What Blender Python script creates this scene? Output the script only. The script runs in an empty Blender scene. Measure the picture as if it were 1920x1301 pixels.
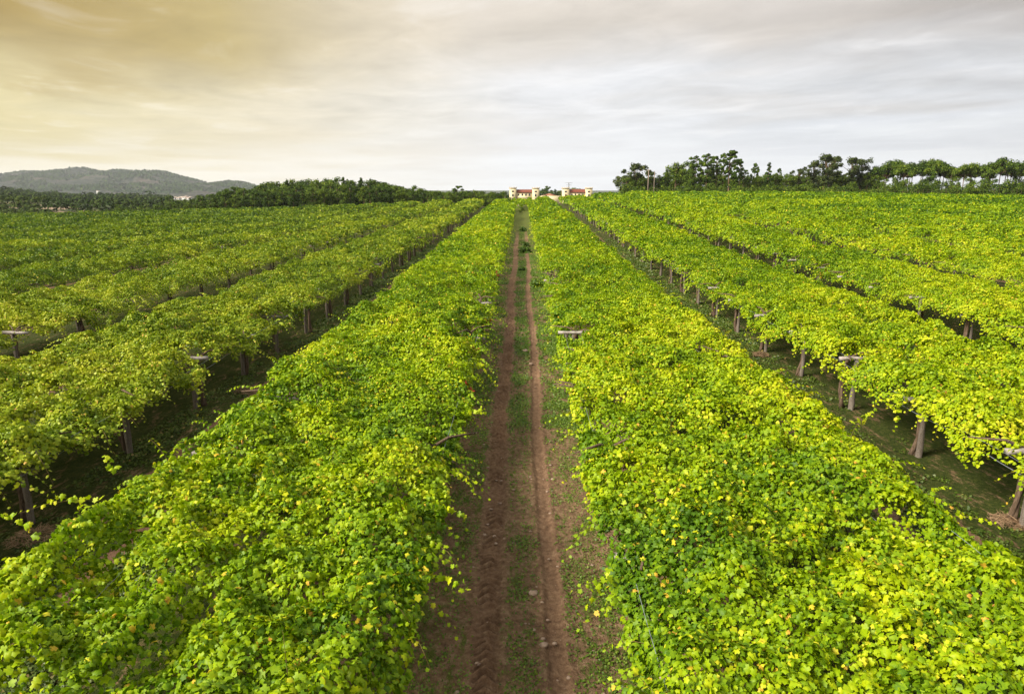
import bpy, math, random
import numpy as np
C = bpy.context.scene.collection
S = bpy.context.scene
R = math.radians
rng = np.random.default_rng(7)
random.seed(7)

# ------------------------------------------------------------------ camera
H = 7.9
PITCH, YAW, FOC = 13.2, 0.8, 1280.0          # focal length in pixels of the 1920 wide photograph
cam = bpy.data.cameras.new('camera'); cam_o = bpy.data.objects.new('camera', cam); C.objects.link(cam_o)
cam.sensor_width = 36; cam.lens = 24.0; cam.clip_start = .1; cam.clip_end = 40000
cam_o.location = (0, 0, H); cam_o.rotation_euler = (R(90 - PITCH), 0, R(YAW))
S.camera = cam_o
CM = np.array(cam_o.rotation_euler.to_matrix())
def ray(px, py):
    d = CM @ np.array([px - 960.0, -(py - 650.5), -FOC]); return d
def at(px, py, D):
    """world point seen at pixel (px,py) of the 1920x1301 photograph at distance D along the rows"""
    d = ray(px, py); t = D / d[1]; return np.array([0, 0, H]) + d * t

# ------------------------------------------------------------------ exposure, sky, sun
S.view_settings.view_transform = 'Standard'; S.view_settings.look = 'None'
S.view_settings.gamma = 1; S.view_settings.use_curve_mapping = False
EXPO = 1.0
S.view_settings.exposure = EXPO
SUN_EL, SUN_AZ = 38.0, 244.0                 # azimuth clockwise from +Y: from the left, a little behind the camera
W = bpy.data.worlds.new('World'); S.world = W; W.use_nodes = True
def lin(r, g, b):
    f = lambda c: (c / 255 / 12.92) if c / 255 <= .04045 else ((c / 255 + .055) / 1.055) ** 2.4
    return (f(r), f(g), f(b))
class NT:
    def __init__(s, tree): s.t = tree; s.n = tree.nodes; s.l = tree.links
    def new(s, kind, **kw):
        n = s.n.new(kind)
        for k, v in kw.items(): setattr(n, k, v)
        return n
    def put(s, sock, v):
        if isinstance(v, bpy.types.NodeSocket): s.l.new(v, sock)
        elif v is not None:
            if isinstance(v, (tuple, list)) and len(v) == 3 and sock.type == 'RGBA': v = (*v, 1)
            sock.default_value = v
    def m(s, op, a, b=None, c=None, clamp=False):
        n = s.new('ShaderNodeMath', operation=op, use_clamp=clamp)
        s.put(n.inputs[0], a)
        if b is not None: s.put(n.inputs[1], b)
        if c is not None: s.put(n.inputs[2], c)
        return n.outputs[0]
    def noise(s, vec=None, scale=1., detail=4., rough=.55, dist=0.):
        n = s.new('ShaderNodeTexNoise')
        if vec is not None: s.put(n.inputs['Vector'], vec)
        n.inputs['Scale'].default_value = scale; n.inputs['Detail'].default_value = detail
        n.inputs['Roughness'].default_value = rough; n.inputs['Distortion'].default_value = dist
        return n.outputs[0]
    def ramp(s, fac, stops, interp='LINEAR'):
        n = s.new('ShaderNodeValToRGB'); s.put(n.inputs[0], fac); cr = n.color_ramp; cr.interpolation = interp
        while len(cr.elements) < len(stops): cr.elements.new(.5)
        for e, (p, c) in zip(cr.elements, stops):
            e.position = p; e.color = (*c, 1) if not isinstance(c, (int, float)) else (c, c, c, 1)
        return n.outputs[0]
    def mix(s, f, a, b, mode='MIX'):
        n = s.new('ShaderNodeMix', data_type='RGBA', blend_type=mode)
        s.put(n.inputs[0], f); s.put(n.inputs[6], a); s.put(n.inputs[7], b); return n.outputs[2]
    def rng(s, v, a, b, c=0., d=1., smooth=False):
        n = s.new('ShaderNodeMapRange'); n.interpolation_type = 'SMOOTHSTEP' if smooth else 'LINEAR'
        s.put(n.inputs[0], v)
        for i, x in enumerate((a, b, c, d)): n.inputs[i + 1].default_value = x
        return n.outputs[0]
    def xyz(s, x, y, z):
        n = s.new('ShaderNodeCombineXYZ')
        for i, v in enumerate((x, y, z)): s.put(n.inputs[i], v)
        return n.outputs[0]

nt = NT(W.node_tree); nt.n.clear()
tc = nt.new('ShaderNodeTexCoord'); sep = nt.new('ShaderNodeSeparateXYZ'); nt.l.new(tc.outputs['Generated'], sep.inputs[0])
dx, dy, dz = sep.outputs
sky = nt.new('ShaderNodeTexSky', sky_type='NISHITA', sun_disc=False)
sky.sun_elevation = R(SUN_EL); sky.sun_rotation = R(SUN_AZ); sky.air_density = 1.2; sky.dust_density = 2.5
zc = nt.m('MAXIMUM', dz, 0.)
den = nt.m('ADD', zc, .045)
pv = nt.xyz(nt.m('DIVIDE', dx, den), nt.m('DIVIDE', dy, den), 0.)        # position on a cloud layer overhead
rot = nt.new('ShaderNodeVectorRotate', rotation_type='Z_AXIS'); nt.put(rot.inputs[0], pv); rot.inputs['Angle'].default_value = R(-24)
mp = nt.new('ShaderNodeMapping'); nt.put(mp.inputs[0], rot.outputs[0]); mp.inputs['Scale'].default_value = (1.0, .75, 1)
n1 = nt.noise(mp.outputs[0], .42, 5, .5, .35)
n2 = nt.noise(mp.outputs[0], 1.3, 6, .58, .6)
n3 = nt.noise(pv, .16, 3, .5, .2)
u = nt.rng(dx, -.62, .62)
hor = nt.ramp(u, [(0, lin(235, 226, 200)), (.25, lin(240, 234, 220)), (.5, lin(236, 238, 241)), (.8, lin(231, 234, 238)), (1, lin(228, 230, 233))])
mid = nt.ramp(u, [(0, lin(222, 208, 156)), (.25, lin(231, 221, 198)), (.5, lin(228, 228, 230)), (.8, lin(219, 222, 228)), (1, lin(214, 216, 221))])
top = nt.ramp(u, [(0, lin(166, 138, 62)), (.2, lin(194, 174, 116)), (.32, lin(218, 204, 176)), (.45, lin(222, 212, 198)), (.75, lin(210, 202, 194)), (1, lin(174, 166, 160))])
tz = nt.m('ADD', zc, nt.m('MULTIPLY', nt.m('SUBTRACT', n1, .5), .26))
c1 = nt.mix(nt.rng(tz, .0, .085, smooth=True), hor, mid)
c2 = nt.mix(nt.rng(tz, .075, .20, smooth=True), c1, top)
n4 = nt.noise(mp.outputs[0], 2.6, 7, .62, 1.0)
hi = nt.rng(zc, .03, .12, smooth=True)
lum = nt.m('ADD', nt.m('ADD', 1., nt.m('MULTIPLY', nt.m('ADD', nt.m('MULTIPLY', nt.m('SUBTRACT', n2, .5), .48), nt.m('MULTIPLY', nt.m('SUBTRACT', n4, .5), .18)), nt.m('ADD', hi, .18))), nt.m('MULTIPLY', nt.m('SUBTRACT', n3, .5), .30))
c3 = nt.mix(1., c2, nt.xyz(lum, lum, lum), 'MULTIPLY')
# pale wisps of thinner cloud low on the far side
wisp = nt.m('MULTIPLY', nt.rng(n2, .55, .7, smooth=True), nt.rng(zc, .01, .05, smooth=True))
c4 = nt.mix(nt.m('MULTIPLY', wisp, .22), c3, lin(242, 240, 238))
# overhead and behind: plain bright overcast
c5 = nt.mix(nt.rng(zc, .3, .6, smooth=True), c4, lin(222, 220, 216))
b1 = nt.new('ShaderNodeBackground'); nt.put(b1.inputs[0], sky.outputs[0]); b1.inputs[1].default_value = .1
b2 = nt.new('ShaderNodeBackground'); nt.put(b2.inputs[0], c5); nt.put(b2.inputs[1], nt.m('MULTIPLY', nt.rng(zc, 0., .07, 1.30, 1.15, True), 1.0 / 2 ** EXPO))
ms = nt.new('ShaderNodeMixShader'); ms.inputs[0].default_value = .95
nt.l.new(b1.outputs[0], ms.inputs[1]); nt.l.new(b2.outputs[0], ms.inputs[2])
wo = nt.new('ShaderNodeOutputWorld'); nt.l.new(ms.outputs[0], wo.inputs[0])

sl = bpy.data.lights.new('sun', 'SUN'); sl.energy = 4.3; sl.angle = R(22); sl.color = (1, .93, .80)
so = bpy.data.objects.new('sun', sl); C.objects.link(so); so.location = (0, 0, 60)
so.rotation_euler = (R(90 - SUN_EL), 0, R(180 - SUN_AZ))

cy = S.cycles
cy.max_bounces = 6; cy.diffuse_bounces = 3; cy.glossy_bounces = 1; cy.transmission_bounces = 3; cy.transparent_max_bounces = 4
cy.volume_bounces = 0; cy.use_denoising = True; cy.caustics_reflective = False; cy.caustics_refractive = False
cy.sample_clamp_indirect = 4

# ------------------------------------------------------------------ helpers
def tag(o, label=None, cat=None, group=None, kind=None):
    if label: o['label'] = label
    if cat: o['category'] = cat
    if group: o['group'] = group
    if kind: o['kind'] = kind
    return o
def empty(name, loc, rz=0., s=1.):
    o = bpy.data.objects.new(name, None); C.objects.link(o); o.location = tuple(float(v) for v in loc)
    o.rotation_euler = (0, 0, rz); o.scale = (s, s, s); o.empty_display_size = .3
    return o
def npmesh(name, V, F, mat, tint=None, smooth=False):
    """V: n x 3, F: list of index arrays (m x k)"""
    if not isinstance(F, list): F = [F]
    F = [f for f in F if len(f)]
    me = bpy.data.meshes.new(name)
    V = np.ascontiguousarray(V, dtype=np.float32)
    me.vertices.add(len(V)); me.vertices.foreach_set('co', V.ravel())
    loops = np.concatenate([f.ravel() for f in F]).astype(np.int32)
    tot = np.concatenate([np.full(len(f), f.shape[1], dtype=np.int32) for f in F])
    st = np.concatenate([[0], np.cumsum(tot)[:-1]]).astype(np.int32)
    me.loops.add(len(loops)); me.loops.foreach_set('vertex_index', loops)
    me.polygons.add(len(tot)); me.polygons.foreach_set('loop_start', st)
    if smooth: me.polygons.foreach_set('use_smooth', np.ones(len(tot), dtype=bool))
    if tint is not None:
        a = me.attributes.new('tint', 'FLOAT', 'POINT'); a.data.foreach_set('value', np.ascontiguousarray(tint, dtype=np.float32))
    me.update(calc_edges=True)
    if mat: me.materials.append(mat)
    return me
def link(name, me, parent=None):
    o = bpy.data.objects.new(name, me); C.objects.link(o)
    if parent is not None: o.parent = parent
    return o
class MB:
    def __init__(s): s.V = []; s.F4 = []; s.F3 = []; s.n = 0; s.T = []
    def add(s, V, f4=None, f3=None, t=.5):
        V = np.asarray(V, dtype=float)
        if f4 is not None and len(f4): s.F4.append(np.asarray(f4) + s.n)
        if f3 is not None and len(f3): s.F3.append(np.asarray(f3) + s.n)
        s.V.append(V); s.T.append(np.full(len(V), t)); s.n += len(V)
    def box(s, x0, x1, y0, y1, z0, z1, t=.5, jit=0):
        V = np.array([(x, y, z) for z in (z0, z1) for y in (y0, y1) for x in (x0, x1)], float)
        if jit: V += rng.normal(0, jit, V.shape)
        s.add(V, [(0, 2, 3, 1), (4, 5, 7, 6), (0, 1, 5, 4), (2, 6, 7, 3), (0, 4, 6, 2), (1, 3, 7, 5)], t=t)
    def tube(s, P, r, k=6, t=.5, jit=0):
        P = np.asarray(P, float); r = np.broadcast_to(r, (len(P),)); V = []
        for i, p in enumerate(P):
            d = P[min(i + 1, len(P) - 1)] - P[max(i - 1, 0)]; d /= np.linalg.norm(d) + 1e-9
            a = np.cross(d, (0, 0, 1) if abs(d[2]) < .8 else (0, 1, 0)); a /= np.linalg.norm(a); b = np.cross(d, a)
            for j in range(k):
                an = 2 * math.pi * j / k; rr = r[i] * (1 + (rng.normal(0, jit) if jit else 0))
                V.append(p + (a * math.cos(an) + b * math.sin(an)) * rr)
        F = [(i * k + j, i * k + (j + 1) % k, (i + 1) * k + (j + 1) % k, (i + 1) * k + j) for i in range(len(P) - 1) for j in range(k)]
        n = len(V); V.append(P[-1]); V.append(P[0])
        T = [((len(P) - 1) * k + j, (len(P) - 1) * k + (j + 1) % k, n) for j in range(k)] + [((j + 1) % k, j, n + 1) for j in range(k)]
        s.add(V, F, T, t)
    def mesh(s, name, mat, smooth=False):
        return npmesh(name, np.concatenate(s.V), [np.concatenate(x) for x in (s.F4, s.F3) if x], mat, np.concatenate(s.T), smooth)
    def build(s, name, mat, parent=None, smooth=False): return link(name, s.mesh(name, mat, smooth), parent)
_G = rng.random((6, 512, 512))
def vn(x, y, scale, ch=0):
    """smooth value noise 0..1"""
    x = np.asarray(x) / scale + 1000; y = np.asarray(y) / scale + 1000
    xi = np.floor(x).astype(int); yi = np.floor(y).astype(int); fx = x - xi; fy = y - yi
    fx = fx * fx * (3 - 2 * fx); fy = fy * fy * (3 - 2 * fy); g = _G[ch]
    a = g[xi % 512, yi % 512]; b = g[(xi + 1) % 512, yi % 512]; c = g[xi % 512, (yi + 1) % 512]; d = g[(xi + 1) % 512, (yi + 1) % 512]
    return (a * (1 - fx) + b * fx) * (1 - fy) + (c * (1 - fx) + d * fx) * fy

# ------------------------------------------------------------------ terrain
_AD = [-100, 0, 40, 60, 90, 143, 180, 205, 225]
_AV = [0, 0, .15, .4, .95, 1.5, 2.05, 2.25, 2.2]
_FX = [-170, -150, -60, -29, -19, 0, 10, 20, 29, 80, 150, 200]
_F1 = [-1.2, -1.2, -.4, .1, .4, 1, 1.35, 1.75, 2.1, 2.1, 1.9, 1.9]
_F2 = [-1.15, -1.05, 0, .65, .78, .95, 1.2, 1.5, 1.85, 1.85, 1.25, 1.1]
def _sm(x, xs, ys):
    x = np.asarray(x, float); w = (xs[-1] - xs[0]) * .012
    return sum(np.interp(x + k * w, xs, ys) for k in (-1.5, -.75, 0, .75, 1.5)) / 5
def terr(x, y):
    x = np.asarray(x, float); y = np.asarray(y, float)
    k = np.clip((y - 140) / 60, 0, 1)
    F = _sm(x, _FX, _F1) * (1 - k) + _sm(x, _FX, _F2) * k
    near = _sm(y, _AD, _AV) * F
    far = np.interp(y, [200, 300, 600, 1500, 3000, 20000], [-1, -5, -10, -24, -30, -30])
    far = far + 9 * np.exp(-((x + 560) / 260) ** 2 - ((y - 850) / 260) ** 2)
    far = far + 7 * np.exp(-((x + 275) / 55) ** 2 - ((y - 375) / 55) ** 2)
    far = far + (vn(x, y, 90, 1) - .5) * 3 * np.clip((y - 350) / 300, 0, 1)
    fr = np.where(x > 20, np.interp(y, [200, 300, 420], [3.5, 3.2, -3]), far)
    w = np.clip((x - 20) / 40, 0, 1) * np.clip((420 - y) / 100, 0, 1)
    far = far * (1 - w) + fr * w
    b = np.clip((y - 215) / 55, 0, 1); b = b * b * (3 - 2 * b)
    return near * (1 - b) + far * b
PITCHX = 9.6

# ------------------------------------------------------------------ materials
def mat(name):
    m = bpy.data.materials.new(name); m.use_nodes = True; m.node_tree.nodes.clear(); return m, NT(m.node_tree)
def out(n, sh):
    o = n.new('ShaderNodeOutputMaterial'); n.l.new(sh, o.inputs[0]); return o
def princ(n, col, rough=.8, bump=None, strength=.3, dist=.02, spec=.3):
    p = n.new('ShaderNodeBsdfPrincipled'); n.put(p.inputs['Base Color'], col); n.put(p.inputs['Roughness'], rough)
    p.inputs['Specular IOR Level'].default_value = spec
    if bump is not None:
        b = n.new('ShaderNodeBump'); n.put(b.inputs['Height'], bump); b.inputs['Strength'].default_value = strength; b.inputs['Distance'].default_value = dist
        n.l.new(b.outputs[0], p.inputs['Normal'])
    return p
def leafmat(name, stops, trans=.3, patch=.0, rough=.5, spec=.35):
    m, n = mat(name)
    a = n.new('ShaderNodeAttribute', attribute_name='tint'); f = a.outputs['Fac']
    geo = n.new('ShaderNodeNewGeometry')
    if patch:
        f = n.m('ADD', f, n.m('MULTIPLY', n.m('SUBTRACT', n.noise(geo.outputs['Position'], .35, 3), .5), patch))
    if patch: f = n.m('ADD', f, n.m('MULTIPLY', n.m('SUBTRACT', n.noise(geo.outputs['Position'], 22, 3, .7), .5), .38))
    c = n.ramp(f, stops)
    p = princ(n, c, rough, spec=spec)
    t = n.new('ShaderNodeBsdfTranslucent')
    n.put(t.inputs[0], n.mix(1., c, (1.0, 1.15, .6), 'MULTIPLY'))
    ms = n.new('ShaderNodeMixShader'); ms.inputs[0].default_value = trans
    n.l.new(p.outputs[0], ms.inputs[1]); n.l.new(t.outputs[0], ms.inputs[2]); out(n, ms.outputs[0]); return m
M_VINE = leafmat('vine_leaf', [(0, (.022, .065, .004)), (.22, (.085, .175, .004)), (.42, (.235, .345, .003)), (.60, (.41, .465, .005)), (.76, (.60, .54, .03)),
                               (.87, (.60, .38, .03)), (.93, (.42, .20, .05)), (.965, (.38, .012, .012)), (1., (.30, .01, .01))], .26, .12, .5, .2)
M_VIGNETTE = leafmat('vine_leaf_vignette', [(0, (.026, .060, .006)), (.22, (.088, .155, .008)), (.42, (.23, .305, .012)), (.60, (.40, .43, .02)), (.76, (.50, .45, .06)),
                               (.87, (.50, .34, .05)), (.93, (.36, .18, .06)), (1., (.30, .10, .03))], .24, .12, .5, .2)  # olive leaf copy for left outer rows, with the vignette's darkening painted in
M_WEED = leafmat('weed_leaf', [(0, (.035, .075, .006)), (.5, (.10, .18, .012)), (1, (.22, .28, .03))], .25)
M_GRASS = leafmat('grass_blade', [(0, (.025, .055, .004)), (.5, (.07, .11, .008)), (.85, (.12, .15, .03)), (1, (.25, .17, .06))], .2)
M_PINE = leafmat('pine_needles', [(0, (.010, .026, .003)), (.5, (.058, .105, .007)), (1, (.20, .25, .02))], .15, .0, .7, .15)
M_EUCA = leafmat('gum_leaves', [(0, (.02, .035, .008)), (.5, (.06, .085, .015)), (1, (.13, .13, .035))], .15, .0, .6, .2)
M_WOODF = leafmat('far_foliage', [(0, (.012, .03, .006)), (.5, (.04, .065, .012)), (1, (.085, .105, .022))], .0, .0, .9, .05)
m, n = mat('straw'); a = n.new('ShaderNodeAttribute', attribute_name='tint')
out(n, princ(n, n.ramp(a.outputs['Fac'], [(0, (.10, .05, .025)), (1, (.36, .24, .14))]), .9).outputs[0]); M_STRAW = m
def geo_obj(n): return n.new('ShaderNodeNewGeometry').outputs['Position']
m, n = mat('weathered_stone'); g = geo_obj(n)
mpn = n.new('ShaderNodeMapping'); n.put(mpn.inputs[0], g); mpn.inputs['Scale'].default_value = (14, 14, 2.0)
k1 = n.noise(mpn.outputs[0], 1., 6, .65); k2 = n.noise(g, 40, 4)
out(n, princ(n, n.mix(n.rng(k2, .35, .7), n.ramp(k1, [(.3, (.04, .026, .018)), (.5, (.11, .08, .06)), (.72, (.24, .20, .165))]), (.19, .165, .14)), .95,
             n.m('ADD', k1, n.m('MULTIPLY', k2, .3)), .8, .03).outputs[0]); M_POST = m
m, n = mat('pale_stone_bar'); g = geo_obj(n); k1 = n.noise(g, 9, 6, .65)
out(n, princ(n, n.ramp(k1, [(.3, (.16, .13, .11)), (.5, (.31, .27, .24)), (.7, (.42, .39, .35))]), .9, n.noise(g, 60, 4), .5, .01).outputs[0]); M_BAR = m
m, n = mat('vine_bark'); g = geo_obj(n)
mpn = n.new('ShaderNodeMapping'); n.put(mpn.inputs[0], g); mpn.inputs['Scale'].default_value = (30, 30, 4)
k1 = n.noise(mpn.outputs[0], 1., 6, .7)
out(n, princ(n, n.ramp(k1, [(.3, (.035, .022, .014)), (.55, (.13, .085, .055)), (.75, (.27, .20, .15))]), .95, k1, 1., .03).outputs[0]); M_BARK = m
m, n = mat('green_cane'); out(n, princ(n, (.17, .12, .03), .6).outputs[0]); M_CANE = m
m, n = mat('galvanised_wire'); out(n, princ(n, (.22, .24, .26), .5).outputs[0]); M_WIRE = m
m, n = mat('field_stone'); g = geo_obj(n); k1 = n.noise(g, 12, 5)
out(n, princ(n, n.ramp(k1, [(.3, (.20, .13, .09)), (.7, (.42, .31, .23))]), .9, k1, .4, .02).outputs[0]); M_STONE = m
m, n = mat('pine_bark'); g = geo_obj(n); k1 = n.noise(g, 1.2, 4)
out(n, princ(n, n.ramp(k1, [(.3, (.07, .045, .028)), (.7, (.20, .13, .075))]), .95).outputs[0]); M_PBARK = m

# ------------------------------------------------------------------ ground: one sheet to the horizon
def axis(segs):
    v = []
    for a, b, n in segs: v.append(np.linspace(a, b, n, endpoint=False))
    return np.concatenate(v)
gx = axis([(-7000, -1500, 16), (-1500, -300, 26), (-300, -60, 50), (-60, -14, 60), (-14, -3, 44), (-3, 3, 170), (3, 14, 44), (14, 60, 60), (60, 300, 50), (300, 1500, 24), (1500, 7001, 16)])
gx = np.append(gx, 7001.)
gy = np.append(axis([(-60, 4, 14), (4, 34, 940), (34, 80, 160), (80, 260, 90), (260, 1200, 60), (1200, 4000, 16), (4000, 7000, 8)]), 7000.)
GX, GY = np.meshgrid(gx, gy)
GZ = terr(GX, GY)
def wob(y): return .07 * np.sin(y * .21) + .05 * np.sin(y * .083 + 1) + .05 * (vn(y, y * 0, 1.7, 3) - .5) + .03 * (vn(y, y * 0, .5, 2) - .5)
def tracks(x, y):
    """height and mask of the two tyre tracks of the middle aisle"""
    xl = x + .68 - wob(y); xr = x - .58 - wob(y + 3)
    inl = np.clip(1 - (np.abs(xl) / .24) ** 4, 0, 1); inr = np.clip(1 - (np.abs(xr) / .17) ** 4, 0, 1)
    lug = np.sin((y * 1.0 + np.abs(xl) * .9) * 2 * math.pi / .21)
    clump = vn(x, y, .5, 2)
    hgt = inl * (-.045 + .085 * np.sign(lug) * np.abs(lug) ** .6 * (vn(x, y, .35, 4) * 1.5) * (.5 + clump)) - inr * .05 + .02 * np.exp(-((np.abs(xr) - .22) / .05) ** 2) + .025 * np.exp(-((np.abs(xl) - .30) / .07) ** 2)
    return hgt
fade = np.clip((70 - GY) / 30, 0, 1)
nearm = np.exp(-(GX / 2.8) ** 6)
GZ = GZ + fade * nearm * (tracks(GX, GY) + (vn(GX, GY, .18, 3) - .5) * .035 + (vn(GX, GY, .55, 4) - .5) * .05)
GZ = GZ + (vn(GX, GY, .9, 5) - .5) * .10 * np.clip((120 - GY) / 60, 0, 1) * (1 - nearm)
ny, nx = GX.shape
idx = np.arange(ny * nx).reshape(ny, nx)
GF = np.stack([idx[:-1, :-1], idx[:-1, 1:], idx[1:, 1:], idx[1:, :-1]], -1).reshape(-1, 4)
m, n = mat('vineyard_soil'); g = geo_obj(n)
sp = n.new('ShaderNodeSeparateXYZ'); n.l.new(g, sp.inputs[0]); X, Y, Z = sp.outputs
absx = n.m('ABSOLUTE', X)
big = n.noise(g, .5, 4); fine = n.noise(g, 9, 6, .65); vfine = n.noise(g, 45, 4, .6)
soil = n.ramp(fine, [(.3, (.10, .058, .034)), (.5, (.215, .128, .072)), (.72, (.34, .235, .14))])
mpn = n.new('ShaderNodeMapping'); n.put(mpn.inputs[0], g); mpn.inputs['Scale'].default_value = (1, .35, 1)
gmask = n.noise(mpn.outputs[0], 3.6, 8, .8)
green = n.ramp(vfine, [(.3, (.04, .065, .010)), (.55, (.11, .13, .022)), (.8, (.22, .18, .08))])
green = n.mix(n.rng(absx, 4., 6.), green, n.ramp(n.m('ADD', n.m('MULTIPLY', vfine, .5), n.m('MULTIPLY', fine, .5)), [(.36, (.010, .018, .003)), (.5, (.035, .050, .006)), (.62, (.09, .088, .02))]))  # side aisles and ground under vines darker: canopy shade painted into the colour
vor = n.new('ShaderNodeTexVoronoi'); n.put(vor.inputs['Vector'], g); vor.inputs['Scale'].default_value = 26; vor.inputs['Randomness'].default_value = 1
soil = n.mix(n.m('MULTIPLY', n.rng(vor.outputs['Distance'], .10, .22, 1., 0.), n.rng(n.noise(g, 3.1, 3), .42, .6)), soil, (.30, .22, .15))
# the bare wheel lines of every aisle repeat with the row pitch
fr = n.m('SUBTRACT', absx, n.m('MULTIPLY', n.m('ROUND', n.m('DIVIDE', absx, PITCHX)), PITCHX))
afr = n.m('ABSOLUTE', fr)
wheel = n.m('MULTIPLY', n.rng(n.m('ABSOLUTE', n.m('SUBTRACT', afr, .66)), .12, .34, 1., 0., True), n.rng(Y, 40., 110., 1., .1))
far1 = n.rng(Y, 55., 170., -.04, .35, True)
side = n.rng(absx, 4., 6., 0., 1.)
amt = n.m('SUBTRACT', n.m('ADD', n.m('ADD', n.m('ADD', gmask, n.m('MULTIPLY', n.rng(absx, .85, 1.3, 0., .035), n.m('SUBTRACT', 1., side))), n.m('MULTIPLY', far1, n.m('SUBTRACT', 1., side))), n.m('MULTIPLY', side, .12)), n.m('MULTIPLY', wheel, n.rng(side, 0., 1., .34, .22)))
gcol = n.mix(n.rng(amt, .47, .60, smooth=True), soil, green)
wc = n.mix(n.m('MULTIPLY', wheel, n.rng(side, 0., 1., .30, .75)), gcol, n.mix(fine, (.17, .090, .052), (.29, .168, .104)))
# beyond the vineyard: meadow, scrub and a bare sandy clearing
farc = n.ramp(n.noise(g, .02, 5), [(.3, (.02, .035, .012)), (.55, (.045, .06, .02)), (.75, (.10, .095, .05))])
fc = n.mix(n.rng(Y, 215., 235.), wc, farc)
sand = n.m('MULTIPLY', n.rng(X, -190., -215., 0., 1., True), n.m('MULTIPLY', n.rng(Y, 296., 306.), n.rng(Y, 372., 350.)))
fc = n.mix(n.m('MULTIPLY', sand, n.rng(n.noise(g, .09, 4), .50, .54)), fc, (.24, .175, .12))
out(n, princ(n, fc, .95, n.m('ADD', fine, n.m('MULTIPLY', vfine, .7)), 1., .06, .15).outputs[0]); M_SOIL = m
V = np.stack([GX, GY, GZ], -1).reshape(-1, 3)
tag(link('ground', npmesh('ground', V, GF, M_SOIL, smooth=True)), kind='structure')

# ------------------------------------------------------------------ leaves
def frames(nrm, tip):
    nrm = nrm / (np.linalg.norm(nrm, axis=1, keepdims=True) + 1e-9)
    t = tip - nrm * np.sum(tip * nrm, 1, keepdims=True); t /= np.linalg.norm(t, axis=1, keepdims=True) + 1e-9
    return nrm, t, np.cross(nrm, t)
def template(lod):
    if lod == 0:
        half = [(-.16, .20), (.06, .50), (.30, .34), (.58, .52), (.72, .26)]
    elif lod == 1:
        half = [(.05, .45), (.55, .47)]
    else:
        T = np.array([(0, 0, 0), (.45, .48, -.12), (1, 0, -.10), (.45, -.48, -.12)]); return T, np.array([(0, 2, 1), (0, 3, 2)])
    o = [(.06, 0)] + half + [(1, 0)] + [(a, -b) for a, b in reversed(half)]
    P = [(.36, 0, .05)]
    for a, b in o: P.append((a, b, -.36 * abs(b) - .30 * max(a - .4, 0) ** 2 * 2))
    k = len(o); F = [(0, 1 + (i + 1) % k, 1 + i) for i in range(k)]
    return np.array(P), np.array(F)
TPL = [template(i) for i in range(3)]
def leaves(P, Nn, Tp, size, lod):
    T, F = TPL[lod]; nrm, t, b = frames(Nn, Tp); k = len(T); size = size[:, None, None]
    curl = rng.uniform(-.3, 2.4, len(P))[:, None, None]
    asp = rng.uniform(.85, 1.1, len(P))[:, None, None]
    V = P[:, None, :] + size * ((T[None, :, 0:1] - .35) * t[:, None, :] + T[None, :, 1:2] * asp * b[:, None, :] + T[None, :, 2:3] * curl * nrm[:, None, :])
    FF = F[None] + (np.arange(len(P)) * k)[:, None, None]
    return V.reshape(-1, 3), FF.reshape(-1, F.shape[1]), k

# places where the canopy is thin and a cross bar shows:  x, y, radius
bare = []
def bar_at(px, py, X, r=.6):
    """distance of a point at lateral position X seen in column px"""
    d = ray(px, py); D = X * d[1] / d[0]; bare.append((X, D, r)); return D
P_OFF = 14.9 - 4.3 * 3; P_STEP = 4.3
bare += [(-11.8, 23.5, .75), (-11.1, 23.2, .6), (11.8, 23.5, .8), (11.2, 23.4, .6), (11.8, 27.8, .6), (11.2, 27.6, .5), (2.2, 27.8, .55), (11.3, 14.8, .8), (7.0, 19.2, .4),
         (-21.4, 27.7, .9), (-20.8, 27.4, .7), (20.8, 36.4, .5), (3.9, 10.6, .3)]
reds = [(-1.45, 30.0, .2), (-1.5, 30.8, .2), (-1.7, 24.9, .18), (-1.7, 24.2, .15), (-1.55, 19.6, .15), (20.6, 47, .3), (20.7, 43.5, .25), (-1.5, 45, .3)]

def top_height(x, y, u):
    """height of the leaf surface above the ground; u = distance from the edge of the canopy"""
    h = 2.30 + .58 * (vn(x, y, 1.05, 0) - .5) + .44 * (vn(x, y, .42, 1) - .5) + .34 * (vn(x, y, 3.6, 2) - .5)
    h = h - (.50 + .40 * np.clip((y - 30) / 60, 0, 1)) * np.clip((.37 + .03 * np.clip((y - 30) / 60, 0, 1) - vn(x, y, .75, 4) * .6 - vn(x, y, 2.2, 5) * .4) * 8, 0, 1)
    return h - .40 * np.exp(-(np.maximum(u, 0) / .38) ** 1.5)
def tint_of(x, y, n):
    p = vn(x, y, 2.6, 3) * .5 + vn(x, y, 9., 4) * .5
    t = .41 + (p - .5) * .42 + (vn(x, y, .45, 0) - .5) * .22 + rng.normal(0, .065, n)
    yel = rng.random(n) < (.012 + .16 * np.clip((vn(x, y, 1.3, 5) - .62) * 4, 0, 1))
    t = np.where(yel, rng.uniform(.56, .74, n), t)
    br = rng.random(n) < .012; t = np.where(br, rng.uniform(.82, .89, n), t)
    t = np.clip(t, .04, .89)
    t -= .05 * np.clip((-np.asarray(x) - 14) / 40, 0, 1) + .06 * np.clip((-np.asarray(x) - 30) / 50, 0, 1) + .04 * np.clip((np.asarray(x) - 40) / 50, 0, 1) + .08 * np.clip((np.asarray(y) - 45) / 110, 0, 1)  # vignette and far canopy shade painted into the tint, sideways and with distance
    for rx, ry, rr in reds:
        k = ((x - rx) ** 2 + (y - ry) ** 2 < rr * rr) & (rng.random(n) < .4); t = np.where(k, rng.uniform(.96, 1, n), t)
    return t

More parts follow.
